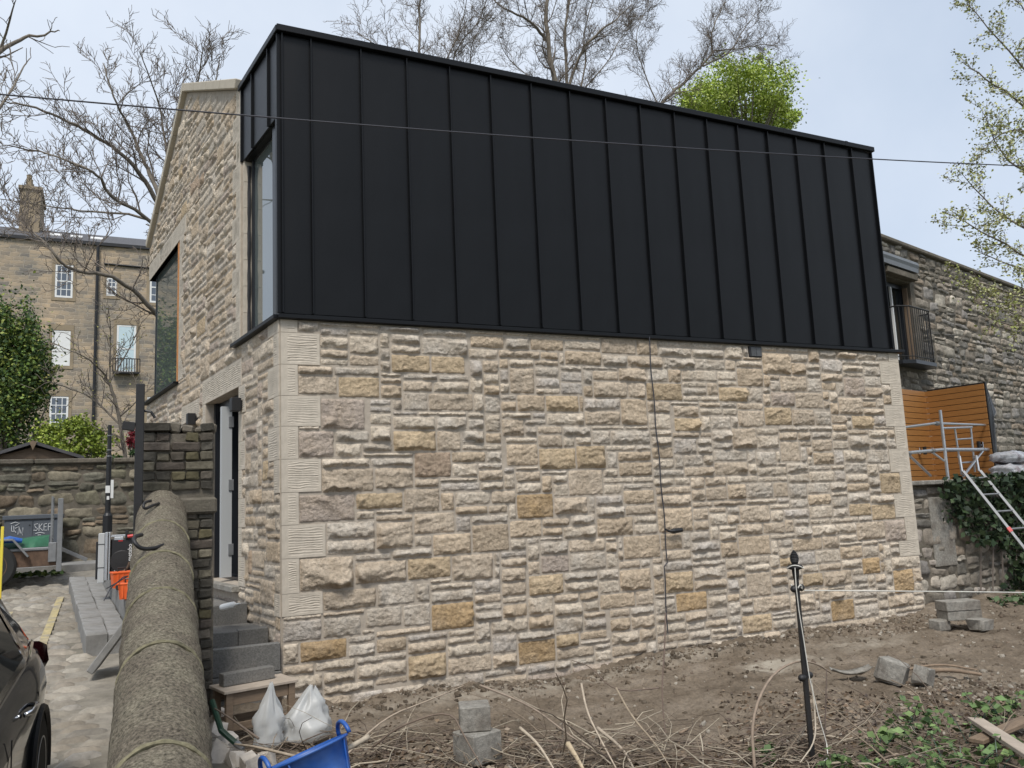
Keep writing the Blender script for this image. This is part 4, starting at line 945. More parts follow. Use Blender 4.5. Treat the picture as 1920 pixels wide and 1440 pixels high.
limbs = [(px([(236, 880), (230, 820), (218, 750), (198, 705)], YS), 0.075, 0.05), (px([(198, 705), (172, 676), (140, 660), (92, 640)], YS, (0, -0.3, -0.5)), 0.035, 0.010), (px([(228, 800), (175, 745), (130, 728), (80, 712)], YS, (0, 0.3, 0.6)), 0.04, 0.010), (px([(205, 718), (208, 640), (203, 572)], YS, (0, 0.3)), 0.03, 0.008), (px([(226, 780), (262, 748), (300, 705)], YS, (0, -0.4)), 0.03, 0.008), (px([(205, 718), (240, 660), (268, 600)], YS), 0.03, 0.008)]
bare_tree('small budding tree growing behind the lane wall', limbs, 23, tuple(at(236, 880, YS)), spacing=(0.20, 0.13, 0.12), length=(0.8, 0.4, 0.2), up=0.12, rmin=0.005, leafcols=[(0.35, 0.33, 0.10)], leafsize=0.045, leafn=1, levels=2)
YB = 32.0
limbs = [(px([(800, 420), (798, 250), (790, 150), (784, 60), (792, -60)], YB), 0.13, 0.06), (px([(797, 215), (752, 128), (705, 85), (668, 60)], YB, (0, -0.6, -1)), 0.08, 0.014), (px([(800, 190), (838, 110), (868, 45), (880, -40)], YB, (0, 0.5, 1)), 0.07, 0.015), (px([(840, 420), (846, 120), (862, 80), (900, 40), (920, -20)], YB + 1), 0.07, 0.014), (px([(876, 420), (880, 130), (885, 70), (930, 20)], YB + 1.5), 0.06, 0.014)]
bare_tree('slender bare tree rising behind the clad roof', limbs, 24, tuple(at(800, 420, YB)), spacing=(0.36, 0.2, 0.12), length=(2.2, 1.1, 0.5), up=0.2, rmin=0.0062, rfac=0.42)
limbs = [(px([(1062, 420), (1058, 260), (1040, 140), (1022, 62), (1030, -70)], YB + 2), 0.27, 0.14), (px([(1068, 420), (1064, 160), (1056, 70), (1078, -60)], YB + 2.5), 0.16, 0.08), (px([(1024, 75), (995, 38), (955, 22), (915, -10)], YB + 2, (0, -0.6, -1)), 0.14, 0.03), (px([(1066, 165), (1090, 95), (1120, 62), (1150, 40), (1185, 8)], YB + 2, (0, -0.5, -1, -1.4)), 0.14, 0.03), (px([(1085, 300), (1088, 160), (1100, 118), (1092, 60), (1120, -20)], YB + 3), 0.10, 0.03), (px([(1070, 190), (1140, 120), (1165, 65), (1215, 20)], YB + 3, (0, 0.5, 1)), 0.07, 0.016), (px([(1060, 200), (1000, 150), (950, 110), (930, 60)], YB + 3, (0, 0.5, 1)), 0.06, 0.014)]
bare_tree('tall bare tree with a thick forked trunk behind the clad roof', limbs, 25, tuple(at(1062, 420, YB + 2)), spacing=(0.36, 0.2, 0.12), length=(2.5, 1.15, 0.5), up=0.18, rmin=0.0062, rfac=0.40)
limbs = [(px([(1190, 480), (1230, 205), (1262, 172), (1310, 130), (1338, 96), (1332, 60), (1358, 5)], YB), 0.15, 0.035), (px([(1318, 124), (1370, 100), (1390, 60), (1420, 20)], YB), 0.08, 0.016), (px([(1338, 96), (1400, 90), (1440, 80), (1468, 95)], YB, (0, -0.5, -1)), 0.06, 0.012), (px([(1235, 200), (1200, 120), (1190, 60), (1215, 10)], YB + 1), 0.06, 0.012)]
bare_tree('leaning bare tree in front of the leafy green tree', limbs, 26, tuple(at(1190, 480, YB)), spacing=(0.32, 0.18, 0.11), length=(2.3, 1.1, 0.5), up=0.15, rmin=0.0062, rfac=0.42)
# leafy tree
YG = 36.0
gb_ = at(1400, 520, YG); gt = empty('tree', tuple(gb_), label='round tree in fresh bright green leaf behind the roof', cat='tree')
gc = at(1398, 186, YG) - gb_
gm = MB(); gm.tube([(0, 0, 0), (0.1, 0, 2.5), tuple(gc * 0.8), tuple(gc)], [0.25, 0.2, 0.12, 0.06], 8)
rg0 = np.random.default_rng(4)
for k in range(22):
    d = rg0.normal(size=3); d[2] = abs(d[2]) * 0.7; d /= np.linalg.norm(d); gm.tube([tuple(gc * 0.6), tuple(gc * 0.75 + d * 1.1), tuple(gc + d * np.array([2.6, 2.2, 2.3]))], [0.09, 0.05, 0.015], 5)
gm.build('trunk', MT['bark'], gt)
P = np.vstack([cloud(gc, (3.55, 3.0, 2.6), 15000, 71, 0.40, 0.30), cloud(gc + np.array([-3.1, 0.3, -0.8]), (2.2, 1.5, 1.3), 3000, 72, 0.55, 0.3), cloud(gc + np.array([2.0, 0, -1.1]), (1.9, 1.5, 1.4), 5000, 73, 0.4, 0.4)])
leaves(P, 0.16, [(0.36, 0.46, 0.07), (0.45, 0.54, 0.11), (0.25, 0.35, 0.05), (0.50, 0.57, 0.17)], 5, parent=gt, name='crown')
# near budding tree at the right, its trunk beyond the picture
YR = 8.2
rb = at(2220, 1150, YR - 1.5)
tr_ = (2200, 560)
limbs = [(px([(2220, 1150), (2210, 800), (2195, 560), (2180, 250), (2150, -100)], YR - 1.2), 0.16, 0.08)]
for pts in ([(2190, 480), (2060, 330), (1960, 180), (1880, 80), (1812, 5)], [(2185, 420), (2040, 300), (1930, 205), (1850, 150), (1806, 118)], [(2190, 520), (2050, 400), (1950, 330), (1880, 300), (1842, 205)], [(2190, 560), (2050, 480), (1960, 450), (1870, 400), (1800, 322)], [(2195, 600), (2040, 540), (1940, 490), (1850, 440), (1778, 398)], [(2195, 640), (2060, 590), (1950, 560), (1880, 545), (1812, 520)], [(2170, 300), (2050, 150), (1950, 60), (1890, -20)], [(2195, 620), (2080, 560), (1980, 520), (1900, 500), (1830, 470)], [(2195, 700), (2080, 640), (1970, 620), (1880, 610), (1838, 580)], [(2180, 350), (2060, 260), (1960, 250), (1880, 240), (1830, 300)]):
    limbs.append((px(pts, YR - 1.0, (0, 0.2, 0.4, 0.5, 0.6)), 0.05, 0.005))
bare_tree('budding tree with pale green blossom hanging over old stone wall', limbs, 27, tuple(rb), spacing=(0.10, 0.09), length=(0.55, 0.22), up=0.10, rmin=0.0028, levels=2, rfac=0.35, leafcols=[(0.34, 0.36, 0.12), (0.42, 0.43, 0.19), (0.25, 0.28, 0.08), (0.46, 0.45, 0.26)], leafsize=0.045, leafn=9)

# ivy-clad tree, shrubs behind the lane wall
def shrub(name, label, cat, c, r, n, size, cols, seed, stem=True, group=None, flat=0.2):
    c = np.array(c); b = np.array([c[0], c[1], 1.3]); t = empty(name, tuple(b), label=label, cat=cat, group=group)
    m = MB()
    rg = np.random.default_rng(seed)
    for k in range(5):
        d = rg.normal(size=3); m.tube([(0, 0, 0), tuple((c - b) * 0.5 + d * 0.1 * r[0]), tuple((c - b) + d * np.array(r) * 0.35)], [0.06, 0.04, 0.012], 5)
    m.build('stem', MT['bark'], t); leaves(cloud(c - b, r, n, seed, 0.52, 0.45), size, cols, seed, parent=t, flat=flat); return t
p = at(22, 715, 23.5); shrub('ivy_clad_tree', 'tall dark tree trunk smothered in ivy beside the terrace', 'tree', (p[0], p[1], p[2]), (0.92, 0.8, 1.95), 24000, 0.085, [(0.05, 0.095, 0.028), (0.085, 0.14, 0.035), (0.04, 0.07, 0.025), (0.24, 0.28, 0.06), (0.13, 0.20, 0.04)], 61)
p = at(25, 600, 21.2); 
p = at(132, 832, 22.6); shrub('bush', 'yellow-green leafy bush topping the lane wall', 'bush', p, (0.95, 0.6, 0.62), 4600, 0.085, [(0.26, 0.33, 0.045), (0.33, 0.39, 0.07), (0.16, 0.22, 0.035)], 62)
p = at(250, 826, 22.0); shrub('bush', 'small crimson-leaved bush behind the lane wall', 'bush', p, (0.34, 0.3, 0.34), 900, 0.07, [(0.26, 0.02, 0.035), (0.34, 0.04, 0.05), (0.16, 0.015, 0.02)], 63)
p = at(246, 855, 21.6); shrub('bush', 'low dark green bush below the crimson bush', 'bush', p, (0.4, 0.3, 0.22), 900, 0.07, [(0.05, 0.10, 0.03), (0.07, 0.13, 0.035)], 64)

# ---------------------------------------------------------------- lane wall, shed, terrace of houses
LWY = 19.6
lw = empty('lane_wall', (-7.0, LWY, 0.9), label='old mossy rubble wall running across the end of the lane', cat='wall')
lwz = 3.03 - 0.9
lwb = MB().box((0, 0, -0.4), (13, 0.45, lwz)).build('wall', MT['dmortar'], lw)
rubble(lwb, 3.6, 8.6, 0.0, lwz - 0.02, 51, sw=(0.25, 0.65), sh=(0.17, 0.36), pal=OLDG, n_single=150, P=(0.02, 0.045))
for k in range(9): MB().box((k * 1.45 - 0.1, -0.10, lwz), (k * 1.45 + 1.335, 0.52, lwz + 0.10), 0.02).build('coping_stone', MT['dmortar'], lw)
shp = at(62, 858, 20.6); sh = empty('garden_shed', (shp[0], shp[1], 1.35), label='small timber garden shed with felted gable roof', cat='shed')
ez = shp[2] - 1.35; hw = 0.86; ap = at(62, 833, 20.6)[2] - 1.35
MB().prism([(-hw + 0.08, 0), (hw - 0.08, 0), (hw - 0.08, ez), (0, ap - 0.05), (-hw + 0.08, ez)], 0.05, 1.6).build('boarding', MT['wood_old'], sh)
for k in range(5): MB().box((-hw + 0.09, 0.028, ez - 0.5 + k * 0.12), (hw - 0.09, 0.05, ez - 0.39 + k * 0.12)).build('plank', MT['wood_old'], sh)
for s in (-1, 1):
    m = MB(); a = (0, ap); b = (s * (hw + 0.12), ez - 0.06); q = [(a[0], -0.12, a[1]), (b[0], -0.12, b[1]), (b[0], 1.8, b[1]), (a[0], 1.8, a[1])]
    m.add(q + [(x, y, z + 0.07) for x, y, z in q], [[0, 1, 2, 3], [7, 6, 5, 4], [0, 4, 5, 1], [1, 5, 6, 2], [2, 6, 7, 3], [3, 7, 4, 0]]); m.build('roof', MT['slate'], sh)
MB().prism([(-0.07, ap + 0.03), (0, ap - 0.14), (0.07, ap + 0.03), (0, ap + 0.075)], -0.16, -0.125).build('finial_board', MT['wood_old'], sh)

def facade_material():
    m = bpy.data.materials.new('sandstone_terrace'); m.use_nodes = True; nt = m.node_tree; b = nt.nodes['Principled BSDF']; b.inputs['Roughness'].default_value = 0.95; b.inputs['Specular IOR Level'].default_value = 0.1
    N = nt.nodes.new; L = nt.links.new; tcn = N('ShaderNodeTexCoord')
    mp = N('ShaderNodeMapping'); mp.inputs['Rotation'].default_value = (R_(90), 0, 0); L(tcn.outputs['Object'], mp.inputs['Vector'])
    nd = N('ShaderNodeTexNoise'); nd.inputs['Scale'].default_value = 2.4; nd.inputs['Detail'].default_value = 4; L(mp.outputs['Vector'], nd.inputs['Vector'])
    sc = N('ShaderNodeVectorMath'); sc.operation = 'MULTIPLY_ADD'; L(nd.outputs['Color'], sc.inputs[0]); sc.inputs[1].default_value = (0.34, 0.22, 0.22); L(mp.outputs['Vector'], sc.inputs[2])
    br = N('ShaderNodeTexBrick'); br.inputs['Scale'].default_value = 1.0; br.inputs['Brick Width'].default_value = 0.40; br.inputs['Row Height'].default_value = 0.185; br.inputs['Mortar Size'].default_value = 0.02; br.inputs['Mortar Smooth'].default_value = 0.3; br.offset = 0.43; br.squash = 1.4; br.squash_frequency = 3
    br.inputs['Color1'].default_value = (0.46, 0.39, 0.30, 1); br.inputs['Color2'].default_value = (0.25, 0.235, 0.215, 1); br.inputs['Mortar'].default_value = (0.44, 0.40, 0.34, 1); L(sc.outputs[0], br.inputs['Vector'])
    n2 = N('ShaderNodeTexNoise'); n2.inputs['Scale'].default_value = 0.55; n2.inputs['Detail'].default_value = 7; n2.inputs['Roughness'].default_value = 0.65; L(mp.outputs['Vector'], n2.inputs['Vector'])
    rp = N('ShaderNodeValToRGB'); e = rp.color_ramp.elements; e[0].position, e[0].color = 0.35, (0.66, 0.68, 0.70, 1); e[1].position, e[1].color = 0.68, (1.25, 1.10, 0.92, 1); L(n2.outputs['Fac'], rp.inputs['Fac'])
    vm = N('ShaderNodeVectorMath'); vm.operation = 'MULTIPLY'; L(br.outputs['Color'], vm.inputs[0]); L(rp.outputs['Color'], vm.inputs[1]); L(vm.outputs[0], b.inputs['Base Color'])
    bp = N('ShaderNodeBump'); bp.inputs['Strength'].default_value = 0.8; bp.inputs['Distance'].default_value = 0.04; L(br.outputs['Fac'], bp.inputs['Height']); bp.invert = True; L(bp.outputs['Normal'], b.inputs['Normal']); return m
MT['facade'] = facade_material()
MT['dressed'] = mat('dressed_sandstone', (0.27, 0.215, 0.145), 0.9, var=0.25, vscale=2)
FY = 45.0
def fx(u, v): p = at(u, v, FY); return p[0] + 14.0, p[2] - 1.0
tz0 = at(140, 457, FY)[2] - 1.0
th = empty('terraced_house', (-14.0, FY, 1.0), label='tall old sandstone tenement with white sash windows and slate roof', cat='building')
tw = MB().box((0, 0, -0.6), (30, 9, tz0)).build('wall', MT['facade'], th)
MB().box((-0.1, -0.14, tz0 + 0.001), (30.1, 0.0, tz0 + 0.16)).build('gutter', MT['black'], th)
rz_ = at(140, 437, FY + 4.5)[2] - 1.0
m = MB(); q = [(-0.1, -0.1, tz0 + 0.17), (30.1, -0.1, tz0 + 0.17), (30.1, 4.5, rz_), (-0.1, 4.5, rz_), (-0.1, 9.1, tz0 + 0.17), (30.1, 9.1, tz0 + 0.17)]; m.add(q, [[0, 1, 2, 3], [3, 2, 5, 4], [0, 3, 4], [1, 5, 2], [0, 4, 5, 1]]); rfo = m.build('roof', MT['slate'], th)
k_ = (rz_ - tz0 - 0.17) / 4.6
for (u0, u1, v) in ((88, 112, 442), (128, 152, 447), (168, 192, 451)):
    xa, _ = fx(u0, v); xb, _ = fx(u1, v); yy = 1.6; s = MB(); q = [(xa, yy, 0), (xb, yy, 0), (xb, yy + 0.8, 0), (xa, yy + 0.8, 0)]; q = [(x, y, tz0 + 0.17 + (y + 0.1) * k_ + 0.05) for x, y, z in q]
    s.add(q + [(x, y, z - 0.1) for x, y, z in q], [[0, 1, 2, 3], [4, 7, 6, 5], [0, 4, 5, 1], [1, 5, 6, 2], [2, 6, 7, 3], [3, 7, 4, 0]]); s.build('skylight', MT['white'], rfo)
ca, cb = at(40, 430, FY + 4)[0] + 14, at(78, 430, FY + 4)[0] + 14; cz = at(55, 372, FY + 4)[2] - 1.0
MB().box((ca, 2.6, tz0 - 1), (cb, 5.6, cz), 0.0).build('chimney', MT['dressed'], rfo); MB().box((ca - 0.08, 2.5, cz), (cb + 0.08, 5.7, cz + 0.16)).build('chimney_cope', MT['dressed'], rfo)
for k in range(4): MB().lathe([(0.13, 0), (0.15, 0.1), (0.12, 0.62), (0.14, 0.7)], ((ca + cb) / 2 - 0.1, 2.9 + k * 0.65, cz + 0.16), 8).build('chimney_pot', MT['dressed'], rfo)
def sash(u0, v0, u1, v1, cols, rows, kind):
    xa, za = fx(u0, v1); xb, zb = fx(u1, v0)
    m = MB(); g = 0.07
    m.box((xa - 0.16, -0.03, za - 0.16), (xb + 0.16, -0.004, za - 0.02)); m.box((xa - 0.16, -0.03, zb + 0.02), (xb + 0.16, -0.004, zb + 0.30)); m.box((xa - 0.16, -0.025, za - 0.02), (xa - 0.02, -0.004, zb + 0.02)); m.box((xb + 0.02, -0.025, za - 0.02), (xb + 0.16, -0.004, zb + 0.02)); m.build('window_surround', MT['dressed'], th)
    f = MB(); f.box((xa - 0.015, -0.012, za), (xa + g, -0.002, zb)); f.box((xb - g, -0.012, za), (xb + 0.015, -0.002, zb)); f.box((xa + g, -0.012, za), (xb - g, -0.002, za + g * 1.3)); f.box((xa + g, -0.012, zb - g), (xb - g, -0.002, zb)); f.box((xa + g, -0.014, (za + zb) / 2 - 0.03), (xb - g, -0.002, (za + zb) / 2 + 0.03))
    win = f.build('window', MT['white'], th)
    MB().box((xa + g, -0.0035, za + g), (xb - g, -0.0015, zb - g)).build('pane', {'glass': MT['bglass'], 'blind': MT['blind'], 'white': MT['white']}[kind], win)
    if kind == 'glass':
        b = MB()
        for k in range(1, cols): xx = xa + (xb - xa) * k / cols; b.box((xx - 0.017, -0.010, za + g * 1.3), (xx + 0.017, -0.0045, (za + zb) / 2 - 0.03)); b.box((xx - 0.017, -0.010, (za + zb) / 2 + 0.03), (xx + 0.017, -0.0045, zb - g))
        for k in range(1, rows):
            if k * 2 == rows: continue
            zz = za + (zb - za) * k / rows; b.box((xa + g, -0.011, zz - 0.017), (xb - g, -0.0055, zz + 0.017))
        b.build('glazing_bars', MT['white'], win)
for w in ((103, 498, 137, 557, 3, 4, 'glass'), (200, 522, 219, 554, 2, 4, 'glass'), (281, 512, 316, 567, 3, 4, 'glass'), (97, 621, 132, 685, 3, 4, 'white'), (218, 611, 255, 698, 3, 4, 'blind'), (92, 744, 128, 808, 3, 4, 'glass'), (300, 640, 334, 705, 3, 4, 'glass'), (276, 745, 312, 805, 3, 4, 'glass')): sash(*w)
xa, za = fx(211, 698); xb, zb = fx(262, 676)
br_ = MB(); br_.box((xa, -0.45, za - 0.1), (xb, -0.031, za - 0.02)); brl = br_.build('balconette', MT['iron'], th)
for k in range(11): x = xa + (xb - xa) * k / 10; MB().tube([(x, -0.42, za - 0.02), (x, -0.42, zb)], 0.02, 4).build('baluster', MT['iron'], brl)
MB().tube([(xa, -0.42, zb), (xb, -0.42, zb)], 0.025, 4).build('rail', MT['iron'], brl)
xd, zt = fx(184, 460); MB().tube([(xd, -0.12, zt), (xd, -0.12, -0.4)], 0.08, 6).build('downpipe', MT['black'], th)
xe, ze = fx(195, 495); xf, _ = fx(300, 500); MB().tube([(xe, -0.06, ze), (xf, -0.06, ze - 0.05)], 0.05, 6).build('wall_pipe', MT['black'], th)

# ---------------------------------------------------------------- boundary wall with half-round coping
bw = empty('boundary_wall', (0.19, 3.2, 0), label='sloping dark wall with weathered half-round coping stones', cat='wall')
def cxy(y): return 0.0548 * (y - 3.2)
def ctop(y): return 0.97 + 0.25 * (y - 3.2)
yc = [0.6, 1.55, 2.5, 3.38, 4.3, 5.05, 5.75, 6.5, 7.48]
CR = 0.195
for k in range(len(yc) - 1):
    ya, yb = yc[k] + 0.006, yc[k + 1] - 0.006; nl = int((yb - ya) / 0.03) + 2; na_ = 26
    T_, A_ = np.meshgrid(np.linspace(ya, yb, nl), np.linspace(-R_(112), R_(112), na_)); 
    e = np.minimum(T_ - ya, yb - T_); rr = CR * (1 - 0.03 * np.exp(-(e / 0.025) ** 2) * (1 + 0.8 * vnoise(A_ * 3 + k * 9, T_ * 0, 2))) + 0.014 * fbm(T_ * 7 + k * 5, A_ * 2.0, 7, 4) + 0.004 * vnoise(T_ * 40, A_ * 9, 3)
    X = cxy(T_) + rr * np.sin(A_) * 0.95; Z = ctop(T_) - CR + rr * np.cos(A_); 
    V = np.stack([X.ravel(), (T_ - 3.2).ravel(), Z.ravel()], 1); i = (np.arange(na_ - 1)[:, None] * nl + np.arange(nl - 1)[None, :]).ravel(); F = [list(q) for q in np.stack([i, i + nl, i + nl + 1, i + 1], 1)]
    F.append([j * nl for j in range(na_)]); F.append([j * nl + nl - 1 for j in range(na_ - 1, -1, -1)])
    link('coping_stone', np_mesh('coping_stone', V, F, MT['coping'], True), None, bw)
MT['moss'] = mat('mossy_joint_mortar', (0.165, 0.148, 0.092), 0.95, var=0.6, vscale=30, bump=0.6, bscale=60, bdist=0.008)
for k in range(1, len(yc) - 1):
    yy = yc[k]; MB().tube([(cxy(yy) + (CR - 0.005) * math.sin(a) * 0.95, yy - 3.2 + 0.01 * math.sin(a * 3 + k), ctop(yy) - CR + (CR - 0.005) * math.cos(a)) for a in np.linspace(-1.9, 1.9, 40)], [0.008 + 0.005 * abs(math.sin(q * 0.7 + k)) for q in range(40)], 6).build('joint_mortar', MT['moss'], bw)
wbm = MB(); nseg = 18; V = []; F = []
ys = np.linspace(0.5, 7.5, nseg)
for k, yy in enumerate(ys): V += [(cxy(yy) - 0.16, yy - 3.2, -0.7), (cxy(yy) + 0.16, yy - 3.2, -0.7), (cxy(yy) + 0.16, yy - 3.2, ctop(yy) - CR - 0.06), (cxy(yy) - 0.16, yy - 3.2, ctop(yy) - CR - 0.06)]
for k in range(nseg - 1):
    a = 4 * k; F += [[a, a + 1, a + 5, a + 4][::-1], [a + 1, a + 2, a + 6, a + 5][::-1], [a + 2, a + 3, a + 7, a + 6][::-1], [a + 3, a, a + 4, a + 7][::-1]]
F += [[0, 1, 2, 3], [4 * nseg - 1, 4 * nseg - 2, 4 * nseg - 3, 4 * nseg - 4]]
link('wall', np_mesh('wall', np.array(V), F, MT['dmortar']), None, bw)
# brick pier at the end of the wall
pier = empty('brick_pier', (0.27, 7.62, 0), label='crumbling sooty brick pier beside the doorway steps', cat='pier')
BCOL = [(0.105, 0.09, 0.072), (0.075, 0.068, 0.056), (0.13, 0.115, 0.085), (0.09, 0.075, 0.062), (0.115, 0.10, 0.06)]
def brick_obj(x, z, w, h, parent, d=0.11, col=None, j=0.006):
    m = MB(); m.box((0, 0, 0), (w, d, h), 0.008)
    V = np.array(m.v); V += RNG.normal(size=V.shape) * 0.0035
    c = np.array(col if col is not None else random.choice(BCOL)) * random.uniform(0.7, 1.3)
    link('brick', np_mesh('brick', V, m.f, MT['brick'], False, c), None, parent, (x, random.uniform(-0.02, 0.008), z), (0, random.uniform(-0.02, 0.02), random.uniform(-0.03, 0.03)))
PW = 0.60
core = MB(); core.box((0.02, 0.03, -0.3), (PW - 0.02, 0.5, 2.52)); core.build('core', MT['dmortar'], pier)
z = 0.05; r = 0
while z < 2.56:
    h = 0.083; x = 0.0 if r % 2 else 0.0; lens = [0.235, 0.235, 0.11] if r % 2 == 0 else [0.115, 0.115, 0.12, 0.11, 0.115]
    if random.random() < 0.3: random.shuffle(lens)
    right = PW + (random.uniform(-0.05, 0.02) if z < 1.9 else random.uniform(-0.015, 0.01))
    if not (1.80 < z < 1.96):
        for w in lens:
            ww = min(w, right - x)
            if ww > 0.05 and not (z > 2.45 and random.random() < 0.25): brick_obj(x, z, ww - 0.012, h - 0.014, pier)
            x += w
    z += h; r += 1
MB().box((0.26, -0.03, 1.83), (0.60, 0.3, 1.97), 0.02).build('stone_slab', MT['dmortar'], pier)
for k in range(6):
    x = 0.02 + k * 0.1; MB().box((x, 0.05, 2.53), (x + 0.10 * random.uniform(0.7, 1), 0.4, 2.53 + random.uniform(0.04, 0.10)), 0.015, Matrix.Rotation(random.uniform(-0.2, 0.2), 3, 'Y')).build('loose_stone', MT['dmortar'], pier)
gp = empty('gate_post', (0.245, 7.36, 0.1), label='thin black post with a short side arm against brick pier', cat='post')
MB().box((-0.035, -0.03, -0.3), (0.03, 0.03, 2.80), 0.006).build('upright', MT['iron'], gp); MB().box((-0.13, -0.025, 2.42), (-0.037, 0.02, 2.49), 0.004, Matrix.Rotation(0.15, 3, 'Y')).build('side_arm', MT['iron'], gp)
MB().tube([(0.03, 0, 2.58), (0.08, -0.02, 2.57), (0.11, -0.02, 2.52)], 0.012, 6).build('hook', MT['iron'], gp)
def hook(pts, Ys, r, lab):
    P = [at(u, v, Y) for (u, v), Y in zip(pts, Ys)]; b = P[0]; m = MB()
    Q = np.array(P) - b
    for _ in range(2):
        N_ = [Q[0]]
        for i in range(len(Q) - 1): N_ += [Q[i] * 0.75 + Q[i + 1] * 0.25, Q[i] * 0.25 + Q[i + 1] * 0.75]
        Q = np.array(N_ + [Q[-1]])
    o = m.tube(Q, r, 7).build('iron_hook', MT['iron'], None, tuple(b), smooth=True); tag(o, lab, 'iron hook', 'bent iron hooks in the coping')
hook([(306, 1022), (290, 1028), (265, 1030), (251, 1017), (252, 1006), (266, 1003)], [5.85, 5.78, 5.72, 5.72, 5.78, 5.85], 0.013, 'larger rusty iron hook bent out of the coping')
hook([(298, 944), (285, 948), (272, 955), (268, 948), (273, 941), (283, 939)], [6.95, 6.85, 6.8, 6.8, 6.85, 6.9], 0.011, 'smaller iron hook curling from the coping beside black post')

# ---------------------------------------------------------------- steps of concrete blocks
st = empty('block_steps', (0.90, 8.12, 0), label='rough steps of grey concrete blocks up to the doorway', cat='steps')
def blk_(x0, y0, z0, x1, y1, z1): MB().box((x0, y0, z0), (x1, y1, z1), 0.006).build('block', MT['block'], st)
blk_(-0.02, 0.03, -0.2, 0.60, 0.40, 0.17); blk_(0.0, 0.0, 0.18, 0.60, 0.10, 0.37); blk_(0.0, 0.012, 0.375, 0.595, 0.115, 0.62); blk_(0.0, 0.12, -0.2, 0.60, 0.50, 0.55)
blk_(0.03, 0.40, 0.56, 0.27, 0.55, 0.715); blk_(0.275, 0.41, 0.56, 0.555, 0.56, 0.72); blk_(0.0, 0.56, -0.2, 0.55, 1.1, 0.70); blk_(0.04, 1.10, 0.3, 0.46, 1.25, 0.90); blk_(0.0, 1.3, 0.2, 0.42, 3.2, 0.86)
cn = tag(MB().lathe([(0.0, 0), (0.03, 0.0), (0.032, 0.02), (0.032, 0.17), (0.02, 0.19), (0.008, 0.2), (0.006, 0.26), (0.0, 0.262)], (0, 0, 0), 12).build('sealant_tube', MT['white'], None, (1.08, 9.0, 0.90), (R_(80), 0, R_(35))), 'white sealant cartridge lying on block steps', 'sealant tube')
# stool with block
stl = empty('wooden_stool', (1.15, 7.42, 0.05), R_(12), 'low weathered wooden stool standing by the stone corner', 'stool')
MB().box((-0.31, -0.18, 0.355), (0.31, 0.19, 0.38), 0.004).build('seat', MT['dust_top'], stl)
for sx in (-1, 1):
    for sy in (-1, 1): MB().box((sx * 0.26 - 0.028, sy * 0.14 - 0.022, -0.03), (sx * 0.26 + 0.028, sy * 0.14 + 0.022, 0.354), 0.003).build('leg', MT['wood_old'], stl)
for sy in (-1, 1):
    MB().box((-0.231, sy * 0.14 - 0.012, 0.26), (0.231, sy * 0.14 + 0.012, 0.35), 0.002).build('apron', MT['wood_old'], stl); MB().box((-0.231, sy * 0.14 - 0.010, 0.06), (0.231, sy * 0.14 + 0.012, 0.12), 0.002).build('stretcher', MT['wood_old'], stl)
tag(MB().box((-0.22, -0.05, 0), (0.22, 0.05, 0.10), 0.005).build('concrete_block', MT['block'], None, (1.10, 7.46, 0.432), (0, 0, R_(15))), 'long dark concrete block lying on the wooden stool', 'concrete block')

# blue tub, bags
tub = empty('flexible_tub', (1.27, 5.50, 0.0), R_(20), 'bright blue flexible builder\'s tub with two loop handles', 'tub')
tub.rotation_euler = (R_(-18), R_(-13), R_(10)); tub.scale = (1.15, 1.15, 1.0)
m = MB(); n = 40; prof = [(0.0, 0.0), (0.165, 0.0), (0.175, 0.02), (0.20, 0.17), (0.225, 0.31), (0.237, 0.315), (0.237, 0.328), (0.222, 0.33), (0.212, 0.315), (0.188, 0.16), (0.165, 0.025), (0.0, 0.025)]
m.lathe(prof, (0, 0, 0), n); m.build('tub_body', MT['bluepl'], tub, smooth=True)
for s in (0, math.pi):
    h = MB(); c, sn = math.cos(s), math.sin(s); pts = []
    for k in range(11):
        a = math.pi * k / 10; pts.append((0.232 * c - 0.085 * math.cos(a) * -sn * 1.0, 0.232 * sn + 0.085 * math.cos(a) * c, 0.325 + 0.085 * math.sin(a)))
    h.tube(pts, 0.013, 8).build('handle', MT['bluepl'], tub, smooth=True)
for k in range(4):
    a = 0.8 + k * 1.57; MB().tube([(0.178 * math.cos(a), 0.178 * math.sin(a), 0.03), (0.228 * math.cos(a), 0.228 * math.sin(a), 0.31)], 0.006, 5).build('rib', MT['bluepl'], tub)
def bag(loc, r, h, seed, lab, lean=(0, 0)):
    nu, nv = 36, 18; A_, T_ = np.meshgrid(np.linspace(0, 2 * np.pi, nu, endpoint=False), np.linspace(0, 1, nv))
    prof = np.interp(T_, [0, 0.06, 0.3, 0.55, 0.8, 1.0], [0.55, 0.95, 1.0, 0.78, 0.36, 0.07]); k = 1 + 0.34 * vnoise(A_ * 1.9 + seed, T_ * 4, seed) * (0.4 + T_) + 0.12 * np.sin(A_ * 9 + seed + 3 * T_) * T_ + 0.22 * (np.abs(vnoise(A_ * 3.3 + T_ * 5, T_ * 7 - A_ + seed, seed + 8)) - 0.3)
    X = r * prof * k * np.cos(A_) + lean[0] * T_ ** 2; Y = r * 0.75 * prof * k * np.sin(A_) + lean[1] * T_ ** 2; Z = h * (T_ + 0.06 * vnoise(A_ * 1.5, T_ * 3, seed + 5) * T_)
    V = np.stack([X.ravel(), Y.ravel(), Z.ravel()], 1); F = []
    for j in range(nv - 1):
        for i in range(nu): F.append([j * nu + i, j * nu + (i + 1) % nu, (j + 1) * nu + (i + 1) % nu, (j + 1) * nu + i])
    F.append(list(range(nu - 1, -1, -1))); o = link('plastic_bag', np_mesh('plastic_bag', V, F, MT['bagpl'], True), None, None, loc); tag(o, lab, 'plastic bag', 'crumpled plastic bags beside the stool'); return o
